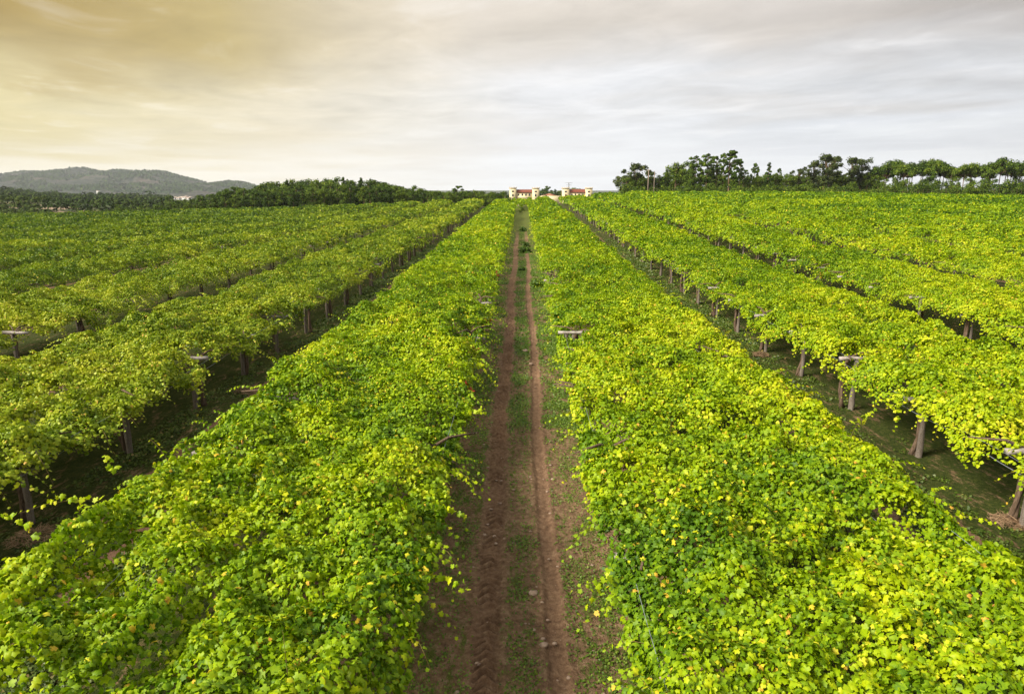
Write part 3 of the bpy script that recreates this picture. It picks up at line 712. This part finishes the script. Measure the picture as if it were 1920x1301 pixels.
b = MB(); b.box(X0 + .4, X1 - .4, 4.4, 15.6, -2, ze - .02); b.build('wall', M_CREAM, house)
# pale flared foot walls left of the house
b = MB(); b.box(bx(952.5), bx(955.1), .3, 5, -2, bz(373)); b.build('buttress', M_CREAM, house)

# pylon and utility poles
M_STEEL = pmat('grey_steel', (.20, .21, .22), (.28, .29, .30), 2, .6)
M_POLE = pmat('wood_pole', (.16, .12, .09), (.26, .21, .16), 2)
p = at(1066.5, 342.4, 640); b = MB(); zb = float(terr(p[0], 640)); hh = p[2] - zb; w = 1.6
legs = [(-w, -w), (w, -w), (w, w), (-w, w)]
for (a, c) in legs: b.tube([(a, c, 0), (a * .15, c * .15, hh)], .14, 4)
for i in range(9):
    q0, q1 = i / 9, (i + 1) / 9
    for j in range(4):
        a, c = legs[j], legs[(j + 1) % 4]; f0, f1 = 1 - .85 * q0, 1 - .85 * q1
        b.tube([(a[0] * f0, a[1] * f0, q0 * hh), (c[0] * f1, c[1] * f1, q1 * hh)], .08, 4)
o = b.mesh('mast', M_STEEL); pyl = empty('electricity_pylon', (p[0], 640, zb)); tag(pyl, 'grey steel lattice pylon behind the right half of the manor house', 'pylon'); link('mast', o, pyl)
for q, L in ((.985, 3.4), (.90, 2.6)):
    b = MB(); b.tube([(-L, 0, q * hh), (L, 0, q * hh)], .13, 4); b.build('crossarm', M_STEEL, pyl)
def pole(px, ytop, D, rad, lab, arm):
    p = at(px, ytop, D); zb = float(terr(p[0], D)); o = empty('utility_pole', (p[0], D, zb)); b = MB(); b.tube([(0, 0, -.3), (0, 0, p[2] - zb)], [rad, rad * .7], 8); b.build('pole', M_POLE, o)
    if arm: b = MB(); b.box(-.9, .9, -.06, .06, p[2] - zb - .5, p[2] - zb - .36); b.build('crossarm', M_POLE, o)
    tag(o, lab, 'utility pole')
pole(1227.5, 322, 222, .13, 'slim pale utility pole before the trees right of the manor house', False)
pole(1216.5, 317, 226, .20, 'stout brown utility pole with crossarm beside the slim pale one', True)
pole(947, 368, 226, .10, 'thin low pole at the vine edge left of the manor house', False)

# ------------------------------------------------------------------ trees
def clump(P, c, r, k, flat=.7):
    v = rng.normal(0, 1, (k, 3)); v /= np.linalg.norm(v, axis=1, keepdims=True)
    rr = rng.random(k) ** .45
    P.append((c + v * (r * rr)[:, None] * (1, 1, flat), v + rng.normal(0, .5, (k, 3)) + (0, 0, .35)))
def tree_meshes(kind, hgt=10., seed=0):
    """unit trees 10 m tall: crown mesh and trunk mesh"""
    P = []; b = MB(); U = random.uniform
    def limb(z0, e, r0):
        s_ = np.array([spx(z0), spy(z0), z0]); e = np.array(e); b.tube([s_, s_ * .5 + e * .5 + (0, 0, .15), e], [r0, r0 * .6, r0 * .3], 5)
    lx, ly = U(-.5, .5), U(-.4, .4)
    spx = lambda z: lx * math.sin(z * .3); spy = lambda z: ly * math.sin(z * .25)
    R0 = {'round': .16, 'tall': .14, 'umbrella': .15, 'gum': .17, 'bush': .06, 'conifer': .12}[kind]
    zt = 9.2 if kind != 'bush' else 5
    b.tube([(spx(z), spy(z), z) for z in np.linspace(-.4, zt, 8)], np.linspace(R0 * 1.2, R0 * .3, 8), 7)
    if kind == 'round':
        for i in range(15):
            z = U(2.4, 8.9); w = 2.9 * math.sin(math.pi * min(.95, max(.12, (z - 1.2) / 9.2))) ** .7; a = U(0, 6.28); c = np.array([w * .75 * math.cos(a), w * .75 * math.sin(a), z])
            clump(P, c, U(.9, 1.5), 150); limb(max(1, z - 1), c, .07)
        clump(P, np.array([0, 0, 8.9]), 1.1, 130); clump(P, np.array([0, 0, 6]), 2.0, 260)
    if kind == 'conifer':
        for i in range(20):
            z = 1.2 + i * .42; w = max(.3, 2.2 * (1 - (z - 1) / 9.4)); a = i * 2.4; c = np.array([w * .6 * math.cos(a), w * .6 * math.sin(a), z]); clump(P, c, max(.4, w * .62), 90); limb(z - .2, c, .04)
        clump(P, np.array([0, 0, 9.6]), .4, 40, 1.2)
    if kind == 'tall':
        for i in range(34):
            z = U(4.0, 9.6); w = 1.9 * (1.25 - abs(z - 6.8) / 4.); a = U(0, 6.28); c = np.array([w * U(.2, .9) * math.cos(a), w * U(.2, .9) * math.sin(a), z])
            clump(P, c, U(.32, .68), 52, .75); limb(z - .6, c, .045)
        clump(P, np.array([spx(9.2), spy(9.2), 9.5]), .5, 60)
        for i in range(3):
            a = U(0, 6.28); z = U(3.3, 4.8); c = np.array([1.2 * math.cos(a), 1.2 * math.sin(a), z]); clump(P, c, .35, 30, .6); limb(z - .2, c, .035)
    if kind == 'umbrella':
        for i in range(14):
            a = U(0, 6.28); w = U(.3, 2.9); c = np.array([w * math.cos(a), w * math.sin(a), 8.3 - .16 * w * w + U(-1.0, .6)]); clump(P, c, U(.9, 1.3), 150, .8); limb(5.6, c - (0, 0, .2), .07)
    if kind == 'gum':
        for i in range(24):
            z = U(3.4, 9.4); a = U(0, 6.28); w = U(.6, 2.8) * (.6 + .4 * math.sin(z)); c = np.array([w * math.cos(a) + .5, w * math.sin(a), z]); clump(P, c, U(.5, 1.1), 100, .8); limb(max(1.6, z - 2.2), c, .08)
        clump(P, np.array([.3, 0, 9.3]), .8, 90)
    if kind == 'bush':
        for i in range(13):
            a = U(0, 6.28); w = U(0, 2.8); c = np.array([w * math.cos(a), w * math.sin(a), U(1.0, 7) * (1 - w / 5)]); clump(P, c, U(.9, 1.7), 120, .8)
        for i in range(5):
            a = i * 1.3; b.tube([(0, 0, -.2), (math.cos(a), math.sin(a), 2.5)], [.07, .03], 5)
    pts = np.concatenate([p[0] for p in P]); nr = np.concatenate([p[1] for p in P]); k = len(pts)
    pts[:, 2] = np.maximum(pts[:, 2], .3)
    V, F, kk = leaves(pts, nr, rng.normal(0, 1, (k, 3)), rng.uniform(.22, .44, k), 2)
    mt = {'gum': M_EUCA}.get(kind, M_PINE)
    t = np.clip(.45 + rng.normal(0, .2, k) + U(-.2, .15), 0, 1)
    return npmesh(kind + '_crown', V, F, mt, np.repeat(t, kk)), b.mesh(kind + '_trunk', M_PBARK, True)
LIB = {k: [tree_meshes(k) for _ in range(n_)] for k, n_ in (('round', 6), ('conifer', 3), ('tall', 5), ('umbrella', 5), ('gum', 5), ('bush', 3))}
NAMES = {'round': ('pine_tree', 'tree'), 'conifer': ('conifer_tree', 'tree'), 'tall': ('tall_pine_tree', 'tree'), 'umbrella': ('umbrella_pine_tree', 'tree'), 'gum': ('gum_tree', 'tree'), 'bush': ('shrub', 'shrub')}
def tree(kind, px, ytop, D, wide=1., label=None, group=None, zbase=None):
    p = at(px, ytop, D); zb = float(terr(p[0], D)) if zbase is None else zbase; h = max(1.5, p[2] - zb); s_ = h / (9.9 if kind != 'bush' else 7.5)
    o = empty(NAMES[kind][0], (p[0], D, zb), random.uniform(0, 6.28)); o.scale = (s_ * wide, s_ * wide, s_)
    c, t = random.choice(LIB[kind]); link('crown', c, o); link('trunk', t, o)
    tag(o, label, NAMES[kind][1], group); return o
# wood beyond the left half of the vines
prof = [(320, 374), (352, 371), (385, 364), (400, 360), (418, 352), (445, 350), (480, 346), (500, 339), (515, 337), (560, 335), (600, 333), (640, 331), (690, 334), (720, 336), (738, 343), (752, 350), (775, 347), (800, 353), (830, 354), (870, 355), (905, 356), (950, 358)]
pX, pY = zip(*prof)
for row, (D0, off, dxp) in enumerate(((222, 15, 13), (238, 9, 14), (256, 4, 14), (278, 1, 15))):
    px = 318 + row * 5
    while px < 950:
        yt = float(np.interp(px, pX, pY)); base = float(np.interp(px, [213, 330, 600, 870, 950], [400, 397, 388, 376, 373]))
        o_ = off * (base - yt) / 45.0; j = random.gauss(0, 2.0)
        kind = 'conifer' if (random.random() < .12) else ('tall' if random.random() < .06 else 'round')
        tree(kind, px + random.uniform(-4, 4), yt + o_ + j, D0 + random.uniform(-6, 6), random.uniform(.9, 1.25),
             {'round': 'dense round-crowned green pine in the wood beyond the vines left of the manor house', 'conifer': 'pointed dark conifer standing in the wood left of the manor house', 'tall': 'tall thin open-crowned pine rising in the wood left of the manor house'}[kind],
             {'round': 'pines of the wood left of the house', 'conifer': 'pointed conifers of the wood left of the house', 'tall': 'thin pines of the wood left of the house'}[kind])
        px += dxp * random.uniform(.8, 1.25)
tree('round', 421, 353, 219, 1.0, 'dark rounded tree standing out at the left shoulder of the wood')
tree('tall', 859, 348, 262, 1.3, 'tall open pine poking above the low wood left of the manor house')
tree('conifer', 302, 370, 300, 1., 'small dark pointed tree above the valley wood'); tree('round', 318, 365, 330, .9, 'rounded dark tree beside the distant village')
tree('bush', 203, 383, 232, .9, 'dark rounded shrub at the far left vine edge'); tree('bush', 222, 380, 236, 1., 'larger dark shrub beside the rounded one at the left vine edge')
for i, px in enumerate(list(range(4, 80, 17)) + list(range(84, 318, 13))):
    tree('bush', px + random.uniform(-4, 4), float(np.interp(px, [0, 100, 200, 320], [393, 395, 392, 383])) + random.uniform(-4, 2), 232 + random.uniform(-6, 10), random.uniform(1.2, 1.7),
         'low green bush in the scrub along the far left end of the vines', 'bushes along the far left vine edge')
# trees behind and beside the house
for i, (k_, px, yt, D, w_, lab) in enumerate((('round', 1014, 356, 560, 1.2, 'dark tree touching the inner tower of the left wing'), ('round', 1024, 352, 575, 1.4, 'light green tree between the two house wings'),
        ('tall', 1026.5, 348.5, 590, 1.5, 'tallest tree between the two wings of the manor house'), ('conifer', 1041, 355, 580, 1.4, 'pointed tree in the gap between the wings'), ('round', 1050, 356, 585, 1.4, 'dark tree close left of the third tower'),
        ('round', 1076, 350.5, 600, 1.7, 'dark tree rising behind the right wing roof'), ('round', 1087, 352.5, 620, 1.6, 'lower tree behind the right wing roof'), ('round', 1095, 354, 640, 1.5, 'dim tree behind the last tower'),
        ('bush', 1113, 361, 525, 1.2, 'dark bush at the right end of the manor house'), ('round', 944, 360, 540, 1.2, 'dark tree just left of the first tower'), ('round', 1034, 358, 640, 1.6, 'faint tree low between the wings'))):
    tree(k_, px, yt, D, w_, lab)
# dark evergreen clumps at the head of the track; the last is added to darken its opening
tree('bush', 951, 378, 203, .5, 'small dark bush at the vine edge below the first tower'); tree('bush', 1003.5, 377.5, 203, .35, 'small dark bush at the vine edge below the second tower')
tree('bush', 978.5, 386, 167, 1.15, 'added dark shrub standing in for the shaded opening at the end of the track')
# trees beyond the right half
Rt = [('gum', 1190, 305, 262, 1.0, 'open gum tree at the left end of the right-hand tree belt'), ('round', 1180, 330, 258, .9, 'low round pine at the very start of the right-hand tree belt'), ('gum', 1215, 318, 270, .8, 'thin gum tree behind the two utility poles'), ('round', 1206, 328, 268, 1., 'green pine between the gum tree and the poles'),
      ('round', 1236, 326, 272, .9, 'pine just right of the utility poles'), ('conifer', 1250, 318, 275, .9, 'pointed pine rising right of the utility poles'), ('round', 1268, 301, 262, 1.0, 'large green pine left of the tall bare pines'), ('round', 1288, 300, 270, .95, 'broad pine behind the large green one'), ('tall', 1305, 291, 265, 1.0, 'thin pine with a tufted top between broad pines'), ('round', 1297, 316, 255, .85, 'bright green lower pine before the broad ones'),
      ('tall', 1328, 287, 258, 1.0, 'first of three tall bare-stemmed pines, leftmost'), ('tall', 1343, 292, 262, .95, 'middle of the tall bare-stemmed pines'), ('tall', 1357, 286, 268, .7, 'slender sparse pine beside the tallest one'), ('tall', 1373, 281, 256, 1.1, 'tallest bare-stemmed pine of the right-hand belt'), ('tall', 1388, 297, 262, .9, 'tall pine right of the tallest one'), ('tall', 1398, 318, 266, .9, 'short-topped pine falling away right of the tallest'),
      ('round', 1318, 322, 272, .9, 'green pine filling below the tall bare pines'), ('round', 1350, 326, 276, 1.0, 'dark pine behind the bare stems'), ('round', 1382, 330, 276, 1., 'dark pine low behind the tallest pine'), ('round', 1404, 337, 266, .8, 'low pine before the gap in the belt'),
      ('tall', 1418, 305, 268, .7, 'lone thin pine standing in the gap of the belt'), ('round', 1424, 328, 262, .9, 'bushy pine below the lone thin pine'), ('conifer', 1443, 305, 260, 1.1, 'dense pointed pine right of the gap'), ('round', 1456, 322, 264, .9, 'round pine beside the dense pointed one'), ('tall', 1462, 315, 270, .6, 'thin side pine on the shoulder of the round one'),
      ('round', 1482, 325, 262, 1.0, 'dark green pine midway to the leaning gum trees'), ('gum', 1500, 316, 266, .9, 'low gum tree before the leaning ones'), ('gum', 1527, 302, 262, 1.0, 'leaning gum tree with a drooping left side'), ('gum', 1549, 288, 258, 1.1, 'largest dark gum tree of the belt'), ('gum', 1562, 296, 268, .9, 'gum tree close behind the largest'), ('round', 1516, 330, 256, 1.0, 'bushy pine at the foot of the leaning gum'),
      ('gum', 1598, 294, 262, 1.0, 'second large dark gum tree, right of the largest'), ('gum', 1617, 297, 264, .95, 'dark gum tree next to the second large one'), ('round', 1580, 325, 268, 1.0, 'pine filling between the two large gum trees'), ('round', 1630, 322, 262, .9, 'pine at the start of the flat-topped row')]
for (k_, px, yt, D, w_, lab) in Rt: tree(k_, px, yt, D, w_, lab)
for row, D0 in ((0, 286), (1, 300)):
    for px in range(1172, 1640, 15):
        tree(random.choice(('round', 'round', 'gum')), px + random.uniform(-5, 5), random.uniform(322, 336) + (6 if px < 1240 else 0), D0, random.uniform(1.1, 1.5), 'dark green tree filling the back of the right-hand tree belt', 'background trees of the right-hand belt')
for (px, yt, w_) in ((1692, 304, .62), (1752, 299, .7), (1642, 311, .7), (1855, 308, .55), (1785, 318, .6), (1915, 312, .6)):
    tree('round', px, yt, 262, w_, 'full-crowned pine standing among the flat-topped ones at the right', 'full-crowned pines among the flat-topped row')
uy = [(1645, 305), (1660, 300), (1677, 297), (1695, 300), (1713, 300), (1730, 296), (1748, 295), (1765, 300), (1776, 308), (1792, 310), (1812, 301), (1828, 299), (1845, 305), (1858, 296), (1876, 291), (1893, 295), (1910, 299), (1930, 300), (1955, 303)]
for i, (px, yt) in enumerate(uy):
    yt += random.uniform(-4, 4); px += random.uniform(-4, 4)
    for q in (0, 1):
        tree('umbrella', px + q * 8 + random.uniform(-3, 3), yt + q * 3 + random.uniform(-1, 2), 264 + q * 12 + random.uniform(-4, 4), random.uniform(.72, .95),
             'flat-topped pine with bare stem in the see-through row at the right', 'flat-topped pines of the right-hand belt')
for px in list(range(1170, 1625, 13)) + list(range(1625, 1980, 11)):
    far_ = px > 1625
    tree('bush', px + random.uniform(-4, 4), random.uniform(330, 344) if far_ else random.uniform(336, 348), 246 + random.uniform(-5, 5), random.uniform(1.0, 1.6), 'dark green undergrowth bush at the foot of the right-hand trees', 'bushes under the right-hand trees')
for (px, yt, w_) in ((1657, 330, .9), (1700, 334, 1), (1742, 330, 1.1), (1820, 332, 1), (1795, 334, 1), (1868, 334, 1.), (1905, 334, .9)):
    tree('round', px, yt, 256, w_, 'squat round pine between the stems of the flat-topped row', 'squat pines under the flat-topped row')
# clipped hedges in front of that row
def hedge(xa, xb, ya, yb, D, lab):
    A, B = at(xa, yb, D), at(xb, yb, D); zt = at((xa + xb) / 2, ya, D)[2]; zb = float(terr((A[0] + B[0]) / 2, D)); L = B[0] - A[0]; hh = max(1.2, zt - zb); k = int(L * hh * 22)
    x = rng.uniform(0, L, k); z = rng.uniform(0, hh, k); y = rng.uniform(-.8, .8, k); e = rng.random(k) < .4; z[e] = hh + rng.normal(0, .06, e.sum())
    V, F, kk = leaves(np.stack([x - L / 2, y, z], 1), rng.normal(0, .7, (k, 3)) + (0, -.3, .5), rng.normal(0, 1, (k, 3)), rng.uniform(.2, .4, k), 2)
    b = MB(); b.box(-L / 2 + .1, L / 2 - .1, -.6, .6, -.2, hh - .1)
    o = empty('hedge', ((A[0] + B[0]) / 2, D, zb)); link('foliage', npmesh('hedge_foliage', V, F, M_PINE, np.repeat(rng.uniform(0, .5, k), kk)), o)
    st = MB()
    for q in np.arange(-L / 2 + .5, L / 2, 1.5): st.tube([(q, 0, -.2), (q + rng.normal(0, .1), 0, hh * .8)], .05, 5)
    st.build('stems', M_PBARK, o)['kind'] = 'stuff'
    tag(o, lab, 'hedge')
hedge(1570, 1592, 352, 358, 232, 'short clipped dark hedge at the foot of the large gum trees'); hedge(1712, 1778, 348, 356, 236, 'long clipped hedge before the flat-topped pines')
hedge(1690, 1730, 352, 358, 230, 'lower dark hedge joining the long clipped one'); hedge(1862, 1960, 347, 360, 240, 'clipped hedge before the last flat-topped pines at the right')

# far-off woods of the valley: one mass
allP, allN, allT = [], [], []
for D0, off in ((330, 14), (420, 10), (520, 7), (640, 4), (780, 1.5), (950, 0)):
    px = -60.
    while px < 500:
        yt = float(np.interp(px, [-60, 0, 30, 60, 100, 130, 190, 250, 300, 345, 420, 500], [344, 347, 351, 355, 358, 363, 362, 363, 366, 370, 368, 366])) + off + random.gauss(0, 1.3)
        if 325 < px < 366: yt = max(yt, 376)
        if px < 82 and D0 < 400: px += 12; continue
        if px < 82 and D0 < 500: yt = max(yt, 364 + random.gauss(0, 2))
        D = D0 * random.uniform(.94, 1.06); p = at(px, yt, D); zb = float(terr(p[0], D)); h = max(5, p[2] - zb); r_ = min(h * .42, 5.5)
        k = 90; v = rng.normal(0, 1, (k, 3)); v /= np.linalg.norm(v, axis=1, keepdims=True)
        cc = np.array([p[0], D, p[2] - h * .45]); allP.append(cc + v * (r_ * .95, r_ * .95, h * .45) * (rng.random((k, 1)) ** .25)); allN.append(v + (0, 0, .3)); allT.append(np.clip(rng.normal(.45, .15, k) + random.uniform(-.15, .15), 0, 1))
        px += r_ * 1.5 * FOC / D * random.uniform(.7, 1.1)
for i in range(110):     # scrub on the sandy clearing
    D = random.uniform(285, 400); px = random.uniform(-60, 92); x = float(at(px, 385, D)[0]); zb = float(terr(x, D)); h = random.uniform(1.2, 3.6); k = 50
    v = rng.normal(0, 1, (k, 3)); v /= np.linalg.norm(v, axis=1, keepdims=True)
    allP.append(np.array([x, D, zb + h * .4]) + v * (h * .9, h * .8, h * .5)); allN.append(v); allT.append(rng.uniform(.3, .9, k))
for i in range(900):     # scattered trees over the valley floor and far plain
    D = random.uniform(900, 2600); px = random.uniform(-60, 700) if i % 3 else random.uniform(960, 1960)
    x = float(at(px, 360, D)[0]); zb = float(terr(x, D)); h = random.uniform(6, 11); k = 40; v = rng.normal(0, 1, (k, 3)); v /= np.linalg.norm(v, axis=1, keepdims=True)
    if 318 < px < 372: continue
    allP.append(np.array([x, D, zb + h * .5]) + v * (h * .9, h * .6, h * .5)); allN.append(v); allT.append(rng.uniform(.2, .7, k))
P = np.concatenate(allP); Nn = np.concatenate(allN); k = len(P)
V, F, kk = leaves(P, Nn, rng.normal(0, 1, (k, 3)), np.maximum(1.0, .0028 * P[:, 1]) * rng.uniform(.7, 1.3, k), 2)
tag(link('valley_woods', npmesh('valley_woods', V, F, M_WOODF, np.repeat(np.concatenate(allT), kk))), 'dark mass of woodland in the valley below the hills', 'woods', kind='stuff')

# hills on the left
hp = [(-900, 352), (-500, 340), (-250, 330), (-100, 334), (0, 329), (30, 325), (57, 321.5), (85, 324), (105, 319), (125, 316), (160, 315.5), (180, 320), (200, 323), (228, 319.5), (270, 320.5), (310, 322), (335, 331), (360, 337), (400, 347), (413, 343), (428, 341), (455, 343), (475, 350), (520, 357), (600, 366), (700, 372)]
hx_, hy_ = zip(*hp)
pxs = np.linspace(-900, 700, 420); rows_ = np.linspace(0, 1, 46)
HV = np.zeros((len(rows_), len(pxs), 3))
ztop = np.array([at(px, float(np.interp(px, hx_, hy_)) - .5 + 2.4 * (random.random() ** 2 - .4), 4200)[2] for px in pxs]); xt = np.array([at(px, 340, 4200)[0] for px in pxs])
for i, q in enumerate(rows_):
    D = 2700 + 3000 * q; prof_ = min(q / .5, 2 - q / .5) ** .95 if q < 1 else 0
    xx = xt * (.80 + .4 * q); noise_ = (vn(xx, xx * 0 + D, 420, 0) - .5) * 60 + (vn(xx, xx * 0 + D, 150, 1) - .5) * 26 + (vn(xx, xx * 0 + D, 50, 2) - .5) * 7
    HV[i, :, 0] = xx; HV[i, :, 1] = D; HV[i, :, 2] = -34 + (ztop + 34) * prof_ + noise_ * math.sin(q * math.pi) * min(1, (abs(q - .5) / .22) ** 2) * np.clip((ztop + 34) / 60, 0, 1)
ni, nj = len(rows_), len(pxs); idx = np.arange(ni * nj).reshape(ni, nj)
m, n = mat('wooded_hillside'); g = geo_obj(n)
k1 = n.noise(g, .004, 5, .6); k2 = n.noise(g, .028, 8, .9)
hc = n.mix(n.rng(k1, .52, .62), n.ramp(k2, [(.43, (.006, .014, .010)), (.50, (.020, .030, .020)), (.58, (.09, .088, .062))]), n.ramp(k2, [(.42, (.03, .032, .026)), (.58, (.13, .105, .08))]))
out(n, princ(n, hc, .95, k2, .8, 8, .05).outputs[0])
tag(link('hills', npmesh('hills', HV.reshape(-1, 3), np.stack([idx[:-1, :-1], idx[:-1, 1:], idx[1:, 1:], idx[1:, :-1]], -1).reshape(-1, 4), m, smooth=True)), kind='structure')

# the woods on the hillside
hn = 42000; ii = rng.uniform(3, ni * .55, hn); jj = rng.uniform(1, nj - 2, hn); i0 = ii.astype(int); j0 = jj.astype(int)
fi = (ii - i0)[:, None]; fj = (jj - j0)[:, None]
HP = (HV[i0, j0] * (1 - fi) + HV[i0 + 1, j0] * fi) * (1 - fj) + (HV[i0, j0 + 1] * (1 - fi) + HV[i0 + 1, j0 + 1] * fi) * fj
kp = (vn(HP[:, 0], HP[:, 1], 260, 0) * .5 + vn(HP[:, 0], HP[:, 1], 90, 3) * .5) > .44; HP = HP[kp]; hn = len(HP); HP[:, 2] += 3
V, F, kk = leaves(HP, rng.normal(0, .5, (hn, 3)) + (0, -.6, .6), rng.normal(0, .3, (hn, 3)) + (0, 0, 1), rng.uniform(9, 17, hn), 2)
tag(link('hillside_woods', npmesh('hillside_woods', V, F, M_WOODF, np.repeat(np.clip(rng.normal(.12, .2, hn), 0, 1), kk))), 'scattered dark woods covering the distant hill', 'woods', kind='stuff')

# village in the valley
M_WHITE = pmat('whitewash', (.34, .34, .33), (.55, .54, .52), .05)
M_VROOF = pmat('faded_tiles', (.40, .30, .25), (.5, .42, .36), .3)
def far_house(px, py, D, w, lab, grp='white houses of the distant village'):
    p = at(px, py, D); zb = p[2] - 3; o = empty('village_house', (p[0], D, zb), random.uniform(-.4, .4)); h = random.uniform(2.6, 4.2); d = w * .7
    b = MB(); b.box(-w / 2, w / 2, -d / 2, d / 2, -12, h); b.build('wall', M_WHITE, o)
    c = MB(); e = .4; c.add([(-w / 2 - e, -d / 2 - e, h), (w / 2 + e, -d / 2 - e, h), (w / 2 + e, d / 2 + e, h), (-w / 2 - e, d / 2 + e, h), (-w / 2 - e, 0, h + 1.2), (w / 2 + e, 0, h + 1.2)], [(0, 1, 5, 4), (2, 3, 4, 5), (3, 2, 1, 0)], [(0, 4, 3), (1, 2, 5)])
    c.build('roof', M_VROOF, o)
    for q in (-.3, .3): b = MB(); b.box(q * w - .5, q * w + .5, -d / 2 - .05, -d / 2 + .1, h * .45, h * .45 + 1.4); b.build('window', M_DARK, o)
    tag(o, lab, 'house', grp)
for i in range(22):
    far_house(327 + i * 1.6 + random.uniform(-1, 1), random.uniform(369.5, 374.5), 1300 + random.uniform(-120, 260), random.uniform(5, 8), 'small white house in the distant village at the foot of the hills')
far_house(184, 358.5, 2300, 9, 'lone white house on the lower slope of the hill', None)

# the air: pale haze round everything
b = MB(); b.box(-7200, 7200, -100, 7200, -60, 150)
m, n = mat('haze'); v = n.new('ShaderNodeVolumePrincipled'); v.inputs['Color'].default_value = (.85, .90, .98, 1); v.inputs['Density'].default_value = .000065; v.inputs['Anisotropy'].default_value = .2
o_ = n.new('ShaderNodeOutputMaterial'); n.l.new(v.outputs[0], o_.inputs['Volume'])
tag(b.build('haze', m), kind='stuff')
tot = sum(len(o.data.polygons) for o in bpy.data.objects if o.type == 'MESH'); print('POLYS', tot, 'OBJ', len(bpy.data.objects))
